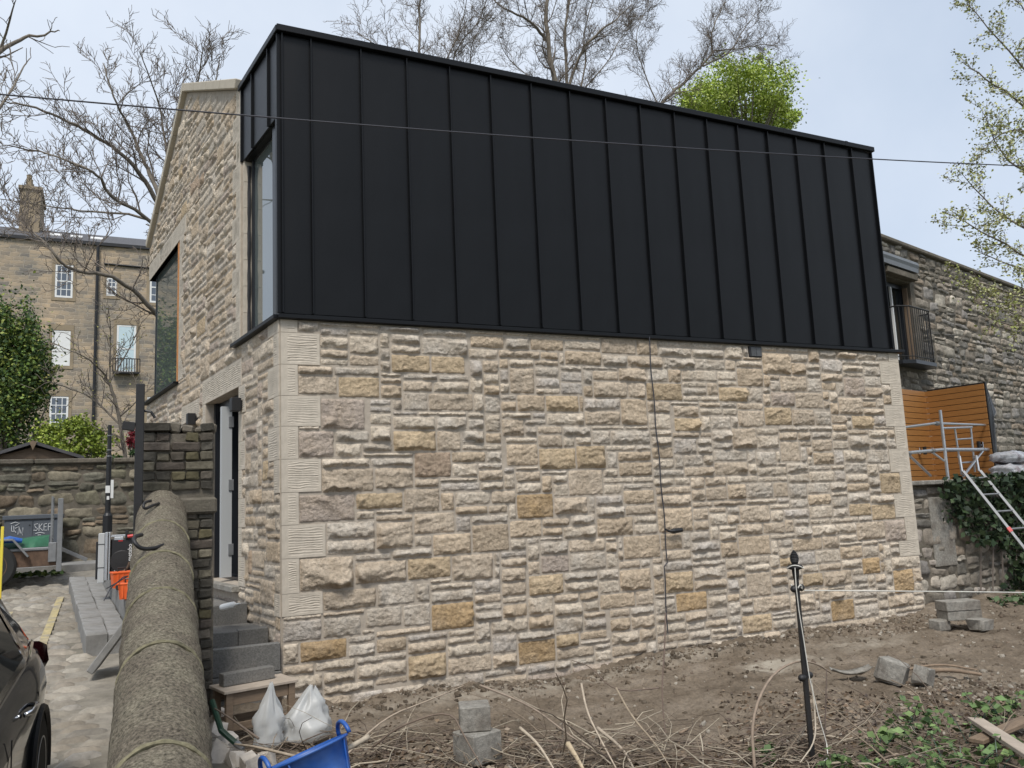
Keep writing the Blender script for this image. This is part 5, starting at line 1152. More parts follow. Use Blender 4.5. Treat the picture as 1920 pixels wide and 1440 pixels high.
bag((1.17, 6.86, 0.04), 0.12, 0.46, 4, 'tall crumpled clear plastic bag standing before the stool', (0.02, 0))
bag((1.47, 6.92, 0.03), 0.19, 0.40, 9, 'wide dusty plastic bag slumped beside the stone wall', (0.05, 0.0))
tool = empty('spade', (1.0, 6.45, 0.05), label='spade with dark green handle lying among plaster lumps', cat='spade')
MT['dgreen'] = mat('dark_green_handle', (0.015, 0.05, 0.03), 0.5); MB().tube([tuple(at(398, 1315, 6.9) - np.array([1.0, 6.45, 0.05])), tuple(at(415, 1370, 6.6) - np.array([1.0, 6.45, 0.05])), tuple(at(445, 1396, 6.5) - np.array([1.0, 6.45, 0.05]))], 0.022, 8).build('shaft', MT['dgreen'], tool); MB().tube([tuple(at(443, 1394, 6.5) - np.array([1.0, 6.45, 0.05])), tuple(at(456, 1404, 6.45) - np.array([1.0, 6.45, 0.05]))], [0.026, 0.018], 8).build('ferrule', MT['steel'], tool)
def lump(s, seed, k=0.25):
    rg = np.random.default_rng(seed); v = [(-1, -1, -1), (1, -1, -1), (1, 1, -1), (-1, 1, -1), (-1, -1, 1), (1, -1, 1), (1, 1, 1), (-1, 1, 1)]; m = MB(); m.box((-1, -1, -1), (1, 1, 1), 0.22); V = np.array(m.v) * np.array(s) / 2; V *= 1 + rg.uniform(-k, k, V.shape); return V, m.f
def lump_obj(name, loc, s, seed, material, label, cat, group=None, rot=(0, 0, 0), k=0.2):
    V, F = lump(s, seed, k); o = link(name, np_mesh(name, V, F, material), None, None, loc, rot); tag(o, label, cat, group); return o
MT['plaster'] = mat('broken_plaster', (0.52, 0.47, 0.41), 0.95, var=0.2, vscale=12, bump=0.6, bscale=25, bdist=0.01)
for k, (u, v, s) in enumerate(((398, 1305, 0.16), (405, 1338, 0.14), (400, 1375, 0.18), (425, 1400, 0.17), (412, 1425, 0.2), (445, 1430, 0.16), (500, 1425, 0.12), (470, 1438, 0.15))):
    p = atz(u, v, 0.12 if k < 4 else 0.08); p[0] = max(p[0], 0.55)
    lump_obj('plaster_lump', tuple(p), (s, s * 0.8, s * 0.7), 300 + k, MT['plaster'], 'broken white plaster lump heaped between coping wall and blue tub', 'plaster lump', 'broken plaster lumps by the wall', (0.3 * k, 0.2 * k, k), 0.35)

# ---------------------------------------------------------------- iron railing post with string
ip = empty('railing_post', (4.31, 4.45, 0), R_(20), 'black iron railing post with pine-cone finial standing in the yard', 'railing post')
MB().tube([(0.0, 0, -0.2), (0.0, 0, 0.6), (0, 0, 1.22)], [0.0215, 0.021, 0.018], 4).build('shaft', MT['iron'], ip)
MB().lathe([(0.018, 0), (0.022, 0.02), (0.025, 0.05), (0.025, 0.06), (0.048, 0.068), (0.053, 0.08), (0.046, 0.092), (0.028, 0.097), (0.022, 0.10)], (0, 0, 1.20), 20).build('collar', MT['iron'], ip, smooth=True)
cone = MB(); prof = []
for k in range(9):
    t = k / 8; rr = 0.029 * (math.sin(math.pi * (0.22 + 0.72 * t)) ** 0.8) + 0.002; prof += [(rr * 0.9, 0.012 + t * 0.085 - 1e-3), (rr * 1.06, 0.012 + t * 0.085 + 0.004)]
cone.lathe([(0.02, 0.008)] + prof + [(0.0, 0.106)], (0, 0, 1.29), 14); cone.build('finial', MT['iron'], ip)
for zz, w in ((1.136, 0.05), (0.55, 0.055)):
    MB().tube([(-w, 0, zz), (w, 0, zz)], 0.017, 10).build('cross_bar', MT['iron'], ip)
    for s in (-1, 1): MB().lathe([(0.004, -0.027), (0.020, -0.019), (0.026, 0), (0.020, 0.019), (0.004, 0.027)], (s * w, -0.004, zz), 12, 'x').build('ball_end', MT['iron'], ip, smooth=True)
sg = tag(MB().tube([tuple(at(1508, 1107, 4.45)), tuple(at(1640, 1108, 4.45)), tuple(at(1800, 1109.5, 4.45)), tuple(at(2000, 1112, 4.45))], 0.0042, 5).build('string_line', MT['rope'], None), 'taut pale string line tied to the iron railing post', 'string')
ls = MB(); 
ls.tube([(4.26, 4.40, 1.28), (4.255, 4.40, 1.15), (4.27, 4.41, 1.0), (4.29, 4.41, 0.8), (4.31, 4.41, 0.55), (4.35, 4.40, 0.3), (4.38, 4.38, 0.12), (4.33, 4.33, 0.05), (4.2, 4.28, 0.04)], 0.0035, 5)
ls.tube([(4.31 + 0.054 * math.cos(a), 4.45 + 0.054 * math.sin(a), 1.283 + 0.012 * math.sin(a * 2)) for a in np.linspace(0, 6.28, 20)], 0.004, 5); ls.tube([(4.31 + 0.036 * math.cos(a), 4.45 + 0.036 * math.sin(a), 1.145 + 0.016 * math.sin(a * 3)) for a in np.linspace(0, 12.5, 36)], 0.004, 5)
tag(ls.build('loose_string', MT['rope'], None), 'loose pale string wound round and hanging down the iron post', 'string')

# ---------------------------------------------------------------- blocks, stones, boards in the yard
def cblock(name, loc, s, rz, lab, m='block', rx=0, ry=0, group=None, cat='concrete block'):
    o = MB().box((-s[0] / 2, -s[1] / 2, 0), (s[0] / 2, s[1] / 2, s[2]), 0.006).build(name, MT[m], None, loc, (rx, ry, rz)); tag(o, lab, cat, group); return o
cblock('concrete_block', (2.44, 5.78, 0.0), (0.26, 0.24, 0.20), R_(15), 'grey concrete block on the soil, lower of the stacked pair', 'conc')
cblock('concrete_block', (2.45, 5.84, 0.203), (0.22, 0.22, 0.17), R_(-20), 'grey concrete block perched on another in the brushwood', 'conc')
cblock('concrete_block', (9.62, 7.22, 0.245), (0.46, 0.24, 0.115), R_(-18), 'long grey block topping the pile beneath the ivy', 'conc')
cblock('concrete_block', (9.63, 7.22, 0.13), (0.46, 0.23, 0.112), R_(-18), 'long grey block under another in the pile beneath ivy', 'conc')
lump_obj('stone_chunk', (9.72, 7.02, 0.08), (0.24, 0.2, 0.14), 401, MT['conc'], 'pale stone chunk propping the grey block pile', 'stone')
lump_obj('stone_chunk', (9.35, 7.3, 0.07), (0.2, 0.16, 0.14), 402, MT['conc'], 'small stone chunk under the left end of block pile', 'stone')
lump_obj('stone_chunk', (6.62, 5.72, 0.10), (0.26, 0.24, 0.22), 403, MT['conc'], 'large angular grey stone on the bare soil', 'stone', None, (0.3, 0.2, 0.5), 0.12)
lump_obj('stone_chunk', (6.78, 5.52, 0.07), (0.16, 0.15, 0.17), 404, MT['conc'], 'small pointed grey stone beside the large angular one', 'stone', None, (0.1, 0.4, 0.2), 0.2)
# curled pale offcut
nu, nv = 14, 6; U, Vv = np.meshgrid(np.linspace(-1, 1, nu), np.linspace(-1, 1, nv)); X = U * 0.20; Yy = Vv * 0.09 * (1 - 0.5 * np.abs(U) ** 2) + 0.02 * U; Z = 0.012 + 0.05 * U ** 2 + 0.02 * Vv ** 2 + 0.006 * vnoise(U * 3, Vv * 3, 4)
V = np.stack([X.ravel(), Yy.ravel(), Z.ravel()], 1); i = (np.arange(nv - 1)[:, None] * nu + np.arange(nu - 1)[None, :]).ravel(); F = np.stack([i, i + 1, i + 1 + nu, i + nu], 1)
V = np.vstack([V, V + np.array([0, 0, 0.010])]); F = np.vstack([F[:, ::-1], F + nu * nv]); bd = [(r_, r_ + 1) for r_ in range(nu - 1)] + [((nv - 1) * nu + r_ + 1, (nv - 1) * nu + r_) for r_ in range(nu - 1)] + [((r_ + 1) * nu, r_ * nu) for r_ in range(nv - 1)] + [(r_ * nu + nu - 1, (r_ + 1) * nu + nu - 1) for r_ in range(nv - 1)]
F = np.vstack([F, np.array([[a, b, b + nu * nv, a + nu * nv] for a, b in bd])])
tag(link('curled_offcut', np_mesh('curled_offcut', V, F, MT['conc']), None, None, (6.45, 6.05, 0.03), (0, 0, R_(-25))), 'curled pale offcut lying on the soil near stones', 'offcut')
def stem(pts, r, lab, name='branch', col=(0.22, 0.16, 0.11), cat='branch', group=None):
    Q = np.array(pts, float)
    for _ in range(2):
        N_ = [Q[0]]
        for i in range(len(Q) - 1): N_ += [Q[i] * 0.75 + Q[i + 1] * 0.25, Q[i] * 0.25 + Q[i + 1] * 0.75]
        Q = np.array(N_ + [Q[-1]])
    rr = np.linspace(r, r * 0.45, len(Q)); b = Q[0].copy(); m = MB().tube(Q - b, rr, 6); o = link(name, np_mesh(name, np.array(m.v), m.f, MT['deadtwig'], True, np.array(col)), None, None, tuple(b)); tag(o, lab, cat, group); return o
stem([(6.95, 5.75, 0.05), (7.2, 5.6, 0.07), (7.35, 5.35, 0.04)], 0.03, 'thick broken branch lying beyond the angular stone'); stem([(6.9, 5.9, 0.04), (7.3, 5.75, 0.09), (7.5, 5.5, 0.04)], 0.016, 'thin forked branch beside the thick broken branch')
stem([tuple(atz(1275, 1375, 0.03)), tuple(atz(1290, 1366, 0.04))], 0.014, 'short stub of branch on soil by concrete blocks')
pl = MB().box((-0.45, -0.055, 0), (0.45, 0.055, 0.03), 0.004); tag(pl.build('timber_plank', MT['dust_top'], None, (5.42, 3.85, 0.10), (R_(6), 0, R_(56))), 'pale sawn plank lying in the weeds', 'plank')
pl = MB().box((-0.4, -0.05, 0), (0.4, 0.05, 0.03), 0.004); tag(pl.build('timber_plank', MT['wood_old'], None, (5.72, 4.05, 0.06), (0, 0, R_(10))), 'weathered brown plank beneath the pale sawn plank', 'plank')

# upright and arching dead stems that stand out one by one
ST = [([(1090, 1282), (1100, 1335), (1125, 1385), (1155, 1440)], 5.6, 4.9, 0.010, (0.40, 0.33, 0.25)), ([(1155, 1290), (1185, 1345), (1230, 1395), (1260, 1445)], 5.5, 4.8, 0.009, (0.30, 0.24, 0.17)), ([(1248, 1150), (1246, 1220), (1240, 1300), (1248, 1380)], 6.0, 5.2, 0.007, (0.13, 0.09, 0.07)), ([(1235, 1290), (1150, 1298), (1110, 1250), (1072, 1238)], 5.4, 5.8, 0.006, (0.15, 0.11, 0.085)),
      ([(1415, 1440), (1408, 1350), (1440, 1270), (1490, 1238), (1530, 1243), (1558, 1262)], 4.3, 4.6, 0.011, (0.26, 0.20, 0.15)), ([(1545, 1440), (1548, 1330), (1550, 1255)], 4.4, 4.5, 0.006, (0.11, 0.08, 0.065)), ([(1520, 1270), (1528, 1330), (1530, 1390), (1500, 1430)], 4.5, 4.3, 0.008, (0.42, 0.36, 0.28)), ([(700, 1400), (750, 1360), (845, 1330), (870, 1380), (905, 1440)], 5.9, 5.2, 0.009, (0.16, 0.12, 0.09)),
      ([(640, 1425), (720, 1345), (800, 1315), (870, 1285)], 6.0, 6.6, 0.008, (0.36, 0.29, 0.22)), ([(900, 1285), (990, 1320), (1050, 1365), (1110, 1410), (1180, 1440)], 6.4, 5.0, 0.009, (0.28, 0.22, 0.17)), ([(975, 1365), (1010, 1395), (1040, 1445)], 5.6, 5.0, 0.013, (0.44, 0.37, 0.28)), ([(1065, 1395), (1080, 1418), (1095, 1445)], 5.3, 5.0, 0.022, (0.45, 0.36, 0.24)),
      ([(1120, 1365), (1170, 1405), (1190, 1445)], 5.5, 4.9, 0.014, (0.36, 0.30, 0.23)), ([(485, 1385), (430, 1345), (402, 1328)], 6.2, 6.6, 0.009, (0.17, 0.13, 0.10)), ([(690, 1382), (650, 1405), (600, 1425), (540, 1440)], 5.7, 5.4, 0.020, (0.40, 0.34, 0.26)), ([(1318, 1440), (1318, 1400), (1312, 1375)], 4.9, 5.0, 0.007, (0.45, 0.39, 0.30)), ([(560, 1420), (480, 1400), (440, 1395)], 5.9, 6.2, 0.012, (0.33, 0.27, 0.2)), ([(1830, 1440), (1790, 1400), (1770, 1330)], 4.2, 4.6, 0.006, (0.14, 0.10, 0.08))]
STL = ['pale bare stem standing up left of the leaning dead stems', 'brown stem leaning to the right of the pale bare stem', 'tall thin dark stem rising in front of the wall cable', 'slender dark twig arching back toward the stone wall', 'thick bent stem arching over to the iron railing post', 'dark straight shoot standing just behind the iron post', 'pale crooked stem leaning on the foot of iron post', 'dark arched bramble bending over the stacked concrete blocks', 'pale stem arching from blue tub toward the wall', 'long brown stem sloping down from beside the stacked blocks', 'pale short stick slanting beside the stacked concrete blocks', 'thick freshly cut stake end poking out of the brushwood', 'stout pale stick slanting between cut stake and tall stem', 'dark twig rising over the spade handle', 'thick broken pale branch lying against the blue tub', 'short pale upright stick alone in the brushwood', 'pale branch lying between spade and blue tub', 'thin dark shoot bending up among the green weeds']
for k, (pts, ya, yb, r, c) in enumerate(ST):
    Yk = np.linspace(ya, yb, len(pts)); stem([tuple(at(u, v, Y)) for (u, v), Y in zip(pts, Yk)], r, STL[k], 'dead_stem', c, 'stem', 'dead stems in the yard brushwood')

# brushwood, litter and rubble that nobody could count
def brush(n, seed):
    rg = np.random.default_rng(seed); P = []; Rr = []; Cc = []
    K = 6
    for k in range(n):
        u = rg.uniform(420, 1560) if rg.random() < 0.85 else rg.uniform(1500, 1900); v = 1395 + abs(rg.normal()) * 30 if u < 1560 else rg.uniform(1330, 1440)
        if u < 1560: v -= 26 * max(0, rg.normal()) * 0.8
        p = atz(u, v, 0.03); L = rg.uniform(0.2, 0.9); a = rg.uniform(0, 6.28); dirn = np.array([math.cos(a), math.sin(a) * 0.7, rg.uniform(0.0, 0.45)]); q = [p]
        for i in range(K - 1):
            dirn = dirn + rg.normal(size=3) * 0.18 + np.array([0, 0, -0.10]); dirn /= np.linalg.norm(dirn); nx_ = q[-1] + dirn * L / (K - 1); nx_[2] = max(nx_[2], 0.02); q.append(nx_)
        q = np.array(q); 
        if q[:, 1].max() > 7.9: continue
        P.append(q); r = rg.uniform(0.002, 0.0065) * (1.6 if rg.random() < 0.1 else 1); Rr.append(np.linspace(r, r * 0.5, K)); c = np.array([(0.10, 0.075, 0.055), (0.20, 0.155, 0.11), (0.33, 0.28, 0.21), (0.14, 0.105, 0.08)][rg.integers(0, 4)]) * rg.uniform(0.8, 1.2); Cc.append(c)
    V, F = batch_tubes(np.array(P), np.array(Rr), 5); cc = np.repeat(np.array(Cc), K * 5, 0); o = link('brushwood', np_mesh('brushwood', V, F, MT['deadtwig'], False, cc), None); tag(o, 'tangle of cut dead twigs strewn along the yard', 'brushwood', kind='stuff')
brush(520, 91)
def scatter_mesh(pts, sizes, cols, name, seed, flat=0.6):
    rg = np.random.default_rng(seed); SV = []; SF = []; SCc = []; base = np.array([(-1, -1, -1), (1, -1, -1), (1, 1, -1), (-1, 1, -1), (-0.7, -0.7, 1), (0.7, -0.7, 1), (0.7, 0.7, 1), (-0.7, 0.7, 1)], float); ff = np.array([(0, 3, 2, 1), (4, 5, 6, 7), (0, 1, 5, 4), (1, 2, 6, 5), (2, 3, 7, 6), (3, 0, 4, 7)])
    n = len(pts); a = rg.uniform(0, 6.28, n); B = base[None] * (1 + rg.uniform(-0.35, 0.35, (n, 8, 3))); B = B * sizes[:, None, None] * np.array([1, 0.8, flat]) * 0.5
    ca, sa = np.cos(a)[:, None], np.sin(a)[:, None]; X = B[:, :, 0] * ca - B[:, :, 1] * sa; Y = B[:, :, 0] * sa + B[:, :, 1] * ca; t = rg.uniform(-0.5, 0.5, (n, 1)); Z = B[:, :, 2] + X * t
    V = np.stack([X, Y, Z], 2) + pts[:, None, :]; F = (ff[None] + (np.arange(n) * 8)[:, None, None]).reshape(-1, 4); cols = np.array(cols); cc = cols[rg.integers(0, len(cols), n)] * rg.uniform(0.7, 1.25, (n, 1))
    return link(name, np_mesh(name, V.reshape(-1, 3), F, MT['stone'], False, np.repeat(cc, 8, 0)), None)
rg1 = np.random.default_rng(17); pts = []; sz = []
for k in range(4200):
    t = rg1.random()
    if t < 0.22: x = rg1.uniform(1.7, 10.2); y = 8.08 - abs(rg1.normal()) * 0.13
    elif t < 0.62: x = rg1.uniform(5.6, 12.5); y = rg1.uniform(3.5, 8.2); 
    elif t < 0.72: x = 7.0 + rg1.normal() * 0.4; y = 5.3 + rg1.normal() * 0.35
    elif t < 0.8: x = 9.3 + rg1.normal() * 0.6; y = 7.7 + rg1.normal() * 0.2
    else: x = rg1.uniform(1.0, 7.0); y = rg1.uniform(4.0, 7.9)
    if 0.22 <= t < 0.62 and x < 8.5 and y > 5.6 and rg1.random() < 0.75: continue
    if y > 8.12: continue
    pts.append((x, y, yz(x, y) + 0.004)); sz.append(0.012 + 0.035 * rg1.random() ** 3 + (0.03 if rg1.random() < 0.03 else 0))
cl = [(x, 8.05 - abs(rg1.normal()) * 0.22, 0) for x in rg1.uniform(1.8, 10.2, 500)] + [(rg1.uniform(1.2, 8.5), rg1.uniform(4.2, 7.6), 0) for _ in range(260)]
cl = np.array([(x, y, yz(x, y)) for x, y, _ in cl if y < 8.1])
tag(scatter_mesh(cl, 0.02 + 0.05 * rg1.random(len(cl)) ** 2.5, [(0.115, 0.092, 0.068), (0.15, 0.122, 0.092), (0.09, 0.07, 0.052)], 'soil_clods', 19, 0.8), 'loose brown clods of earth on the bare yard soil', 'soil clods', kind='stuff')
tag(scatter_mesh(np.array(pts), np.array(sz), [(0.20, 0.16, 0.12), (0.30, 0.26, 0.21), (0.13, 0.10, 0.075), (0.42, 0.38, 0.32), (0.17, 0.13, 0.10)], 'rubble_crumbs', 18), 'crumbs of stone and mortar strewn over the bare soil', 'rubble', kind='stuff')
lp = []
for k in range(3800):
    if rg1.random() < 0.55: u, v = rg1.uniform(1350, 1915), rg1.uniform(1290, 1440)
    else: u, v = rg1.uniform(560, 1500), 1440 - abs(rg1.normal()) * 35
    p = atz(u, v, 0.015); 
    if p[1] > 7.9: continue
    lp.append((p[0], p[1], yz(p[0], p[1]) + 0.012))
tag(leaves(np.array(lp), 0.045, [(0.13, 0.09, 0.06), (0.18, 0.13, 0.085), (0.24, 0.19, 0.14), (0.09, 0.065, 0.05)], 33, flat=0.9, name='leaf_litter'), 'brown leaf litter under the brushwood', 'leaf litter', kind='stuff')
# weeds
def weed(x, y, h, seed, n=10, ls=0.06):
    near = [(math.hypot(x - 5.42, y - 3.9), 'beside the sawn planks'), (math.hypot(x - 4.31, y - 4.45), 'at the foot of the iron post'), (math.hypot(x - 6.65, y - 5.6), 'near the angular stone')]
    wlab = 'young green nettle-like weed growing ' + min(near)[1]
    rg = np.random.default_rng(seed); z0 = yz(x, y); t = empty('weed', (x, y, z0), label=wlab, cat='weed', group='weeds among the rubble'); m = MB(); P = []; 
    for s in range(rg.integers(2, 4)):
        a = rg.uniform(0, 6.28); top = np.array([math.cos(a) * h * 0.5, math.sin(a) * h * 0.5, h * rg.uniform(0.6, 1.0)]); m.tube([(0, 0, -0.02), tuple(top * 0.5 + np.array([0, 0, 0.02])), tuple(top)], [0.004, 0.0035, 0.002], 4)
        for k in range(n): f = 0.25 + 0.75 * (k + 1) / n; P.append(top * f + rg.normal(size=3) * np.array([0.04, 0.04, 0.012]))
    m.build('stem', MT['dgreen'], t); leaves(np.array(P), ls, [(0.10, 0.165, 0.055), (0.145, 0.21, 0.075), (0.07, 0.115, 0.04)], seed, parent=t, flat=0.75)
WD = [(1648, 1400), (1660, 1370), (1690, 1360), (1712, 1330), (1640, 1430), (1720, 1385), (1760, 1350), (1800, 1410), (1775, 1425), (1740, 1432), (1850, 1360), (1880, 1345), (1895, 1390), (1840, 1340), (1830, 1425), (1870, 1425), (1700, 1425), (1580, 1425), (1680, 1440), (1900, 1320), (1780, 1378), (1715, 1350), (1545, 1430), (1812, 1375), (1450, 1405)]
for k, (u, v) in enumerate(WD): p = atz(u, v, 0.05); weed(p[0], p[1], random.uniform(0.10, 0.24), 500 + k)
# ivy on the retaining wall
iv = empty('ivy', (12.2, 8.36, 0.0), label='dark glossy ivy cascading down the terrace retaining wall', cat='ivy')
rg2 = np.random.default_rng(8); P = []
while len(P) < 5200:
    x = rg2.uniform(-1.3, 3.2); z = rg2.uniform(0.0, 1.92); edge = -0.75 + 0.35 * math.sin(z * 3.1) + (0.55 if z < 0.9 else 0) - 0.25 * (z > 1.6)
    if x < edge + rg2.normal() * 0.12: continue
    P.append((x, -0.02 - abs(rg2.normal()) * 0.09 - 0.10 * max(0, vnoise(np.array(x * 2.0), np.array(z * 2.2), 4)), z))
leaves(np.array(P), 0.10, [(0.018, 0.035, 0.014), (0.03, 0.052, 0.02), (0.045, 0.07, 0.028), (0.024, 0.042, 0.022)], 44, parent=iv, flat=0.0)
m = MB()
for k in range(14): x = -0.6 + k * 0.27; m.tube([(x, -0.03, 0), (x + rg2.uniform(-0.2, 0.2), -0.05, 0.9), (x + rg2.uniform(-0.3, 0.3), -0.03, 1.8)], 0.012, 5)
m.build('stem', MT['twig'], iv)
P = []
for k in range(500): x = rg2.uniform(-0.9, 3.0); P.append((x, -0.3 - abs(rg2.normal()) * 0.2, 0.08 + abs(rg2.normal()) * 0.06))
leaves(np.array(P), 0.09, [(0.04, 0.07, 0.025), (0.06, 0.10, 0.035)], 45, parent=iv, flat=0.3, name='trailing_leaves')
# overhead cable and thin wire
a = at(-260, 166, 6.8); b = at(2150, 326, 5.4); m = MB(); Q = [a + (b - a) * t - np.array([0, 0, 0.10 * 4 * t * (1 - t)]) + np.array([0, 0, 0.05]) for t in np.linspace(0, 1, 30)]
tag(m.tube(Q, 0.0062, 6).build('overhead_cable', MT['cable'], None), 'thin black overhead cable strung across the clad wall', 'cable')

# ---------------------------------------------------------------- lane side: kerbs, slab, tools, trailer, car
def LZ(y): return float(lane_z(y))
kb = empty('kerb_steps', (0, 10.4, 0), label='stepped grey stone kerbs along the right of the lane', cat='kerb')
def kstone(p0, p1, w, z_top, h, name='kerb_stone'):
    p0 = np.array(p0); p1 = np.array(p1); d = p1 - p0; L = np.linalg.norm(d); a = math.atan2(d[1], d[0]); s = math.atan2(z_top[1] - z_top[0], L)
    m = MB(); m.box((0.004, -w, -h), (L - 0.004, 0, 0), 0.012); V = np.array(m.v); V += RNG.normal(size=V.shape) * 0.004
    link(name, np_mesh(name, V, m.f, MT['kerb']), None, kb, (p0[0], p0[1] - 10.4, z_top[0]), (0, -s, a))
KA, KB = np.array([-0.15, 10.40]), np.array([-0.48, 15.3])
ns = 9
for k in range(ns):
    a, b = KA + (KB - KA) * k / ns, KA + (KB - KA) * (k + 1) / ns; kstone(a, b, 0.22, (LZ(a[1]) + 0.20, LZ(b[1]) + 0.20), 0.5)
for k in range(ns):
    o = np.array([0.225, 0.02]); a, b = KA + o + (KB - KA) * k / ns, KA + o + (KB - KA) * (k + 1) / ns; kstone(a, b, 0.20, (LZ(a[1]) + 0.185, LZ(b[1]) + 0.185), 0.5)
for k in range(7):
    A0, B0 = np.array([0.30, 10.55]), np.array([-0.10, 15.6]); a, b = A0 + (B0 - A0) * k / 7, A0 + (B0 - A0) * (k + 1) / 7; kstone(a, b, 0.36, (LZ(a[1]) + 0.42, LZ(b[1]) + 0.42), 0.7, 'ledge_stone')
m = MB(); q = [(0.6, 0.1), (1.2, 0.1), (0.6, 5.3), (0.2, 5.3)]; V = [(x, y, LZ(y + 10.4) + 0.40) for x, y in q] + [(x, y, -0.3) for x, y in q]; m.add(V, [[0, 1, 2, 3], [7, 6, 5, 4], [0, 4, 5, 1], [1, 5, 6, 2], [2, 6, 7, 3], [3, 7, 4, 0]]); m.build('paved_ledge', MT['kerb'], kb)
tag(MB().box((-0.035, -0.22, -0.32), (0.035, 0.22, 0.32), 0.008).build('stone_slab', MT['kerb'], None, (0.12, 9.45, LZ(9.45) + 0.30), (0, R_(36), R_(-8))), 'thin stone slab leaning against the coping wall', 'slab')
# folded table saw
saw = empty('table_saw', (0.11, 12.75, LZ(12.75) + 0.42), R_(-6), 'folded black table saw with silver side rails standing on kerb', 'table saw')
MB().box((-0.02, -0.03, 0.02), (0.34, 0.18, 0.58), 0.02).build('saw_body', MT['black'], saw)
MB().box((-0.17, -0.05, 0.0), (-0.09, 0.20, 0.66), 0.008).build('table_plate', MT['grey_pl'], saw); MB().box((-0.085, -0.07, 0.03), (-0.05, 0.20, 0.67), 0.004).build('side_rail', MT['alu'], saw); MB().box((-0.045, -0.05, 0.03), (-0.022, 0.20, 0.67), 0.004).build('side_rail', MT['alu'], saw)
for zz in (0.20, 0.51): MB().box((-0.175, -0.055, zz), (-0.088, -0.049, zz + 0.008)).build('seam_line', MT['black'], saw)
MB().box((-0.20, -0.02, 0.05), (-0.175, 0.02, 0.55), 0.004).build('leg', MT['black'], saw)
MB().box((-0.03, -0.02, 0.60), (0.20, 0.02, 0.63), 0.004).build('fence_rail', MT['alu'], saw); MB().box((0.02, -0.03, 0.555), (0.14, 0.03, 0.60), 0.006).build('motor_clamp', MT['alu'], saw); MB().box((0.16, -0.05, 0.57), (0.20, 0.03, 0.68), 0.006).build('clamp', MT['black'], saw)
MB().tube([(0.19, -0.05, 0.60), (0.31, -0.05, 0.615)], 0.022, 8).build('handle', MT['red'], saw)
ar = MB(); ar.tube([(0.06 + 0.16 * math.sin(a), -0.042, 0.27 - 0.16 * math.cos(a)) for a in np.linspace(0.1, 1.5, 12)], 0.018, 6); ar.build('blade_guard', MT['rust'], saw)
MB().lathe([(0.03, -0.045), (0.14, -0.04), (0.15, -0.031), (0.15, -0.025)], (0.12, 0, 0.27), 20, 'y').build('blade_cover', MT['iron'], saw)
for s in range(2): MB().box((0.04 + s * 0.04, -0.04, 0.14 + s * 0.04), (0.06 + s * 0.04, -0.031, 0.20 + s * 0.04), 0.002, Matrix.Rotation(0.6, 3, 'Y')).build('slot', MT['alu'], saw)
MB().box((0.075, -0.036, 0.54), (0.13, -0.030, 0.553)).build('red_label', MT['red'], saw)
def text_mesh(txt, size, material, parent, loc, rot):
    cu = bpy.data.curves.new('lettering', 'FONT'); cu.body = txt; cu.size = size; cu.extrude = 0.001; to = bpy.data.objects.new('tmp', cu); COL.objects.link(to)
    dg = bpy.context.evaluated_depsgraph_get(); me = bpy.data.meshes.new_from_object(to.evaluated_get(dg)); bpy.data.objects.remove(to); me.materials.clear(); me.materials.append(material)
    return link('lettering', me, None, parent, loc, rot)
text_mesh('metabo', 0.075, MT['white'], saw, (0.245, -0.05, 0.27), (R_(90), R_(-90), 0))
def case(x, y, rz, lab, s=0.24):
    t = empty('tool_case', (x, y, LZ(y) + 0.425), rz, lab, 'tool case', 'orange tool cases on the kerb'); m = MB()
    for (a, b) in (((-s / 2, -s * 0.4, 0), (s / 2, s * 0.4, 0.03)),): m.box(a, b, 0.004)
    V = [(-s * 0.42, -s * 0.32, 0), (s * 0.42, -s * 0.32, 0), (s * 0.42, s * 0.32, 0), (-s * 0.42, s * 0.32, 0), (-s / 2, -s * 0.4, s * 0.8), (s / 2, -s * 0.4, s * 0.8), (s / 2, s * 0.4, s * 0.8), (-s / 2, s * 0.4, s * 0.8)]
    m = MB().add(V, [(0, 3, 2, 1), (4, 5, 6, 7), (0, 1, 5, 4), (1, 2, 6, 5), (2, 3, 7, 6), (3, 0, 4, 7)]); m.build('shell', MT['orange'], t); MB().box((-s * 0.53, -s * 0.43, s * 0.76), (s * 0.53, s * 0.43, s * 0.86), 0.006).build('lid', MT['orange'], t)
    for k in (-1, 0, 1): MB().box((k * s * 0.25 - 0.008, -s * 0.415, 0.02), (k * s * 0.25 + 0.008, -s * 0.335, s * 0.74)).build('rib', MT['orange'], t)
    MB().tube([(-s * 0.2, 0, s * 0.86), (-s * 0.2, 0, s * 1.05), (s * 0.2, 0, s * 1.05), (s * 0.2, 0, s * 0.86)], 0.01, 6).build('handle', MT['black'], t)
case(0.22, 12.15, R_(10), 'orange tool case at the foot of the table saw'); case(0.29, 11.2, R_(-12), 'orange tool case nearest the end of kerb, away from saw', 0.22)
mt_ = empty('angle_grinder', (0.30, 11.75, LZ(11.75) + 0.43), R_(30), 'dark hand power tool lying between the orange cases', 'power tool')
MB().tube([(-0.16, 0, 0.06), (0.02, 0, 0.07), (0.10, 0, 0.08)], [0.032, 0.036, 0.045], 10).build('body', MT['iron'], mt_); MB().lathe([(0.01, 0), (0.075, 0.0), (0.075, 0.012), (0.01, 0.012)], (0.13, 0, 0.05), 18).build('disc', MT['rust'], mt_); MB().tube([(0.05, 0, 0.10), (0.05, -0.12, 0.15)], 0.016, 8).build('side_handle', MT['red'], mt_)
pts = [(0.16, 12.3, 0.03), (0.05, 12.0, 0.02), (0.12, 11.7, 0.10), (0.28, 11.5, 0.22), (0.22, 11.2, 0.25), (0.08, 10.95, 0.16), (0.02, 10.85, 0.05)]
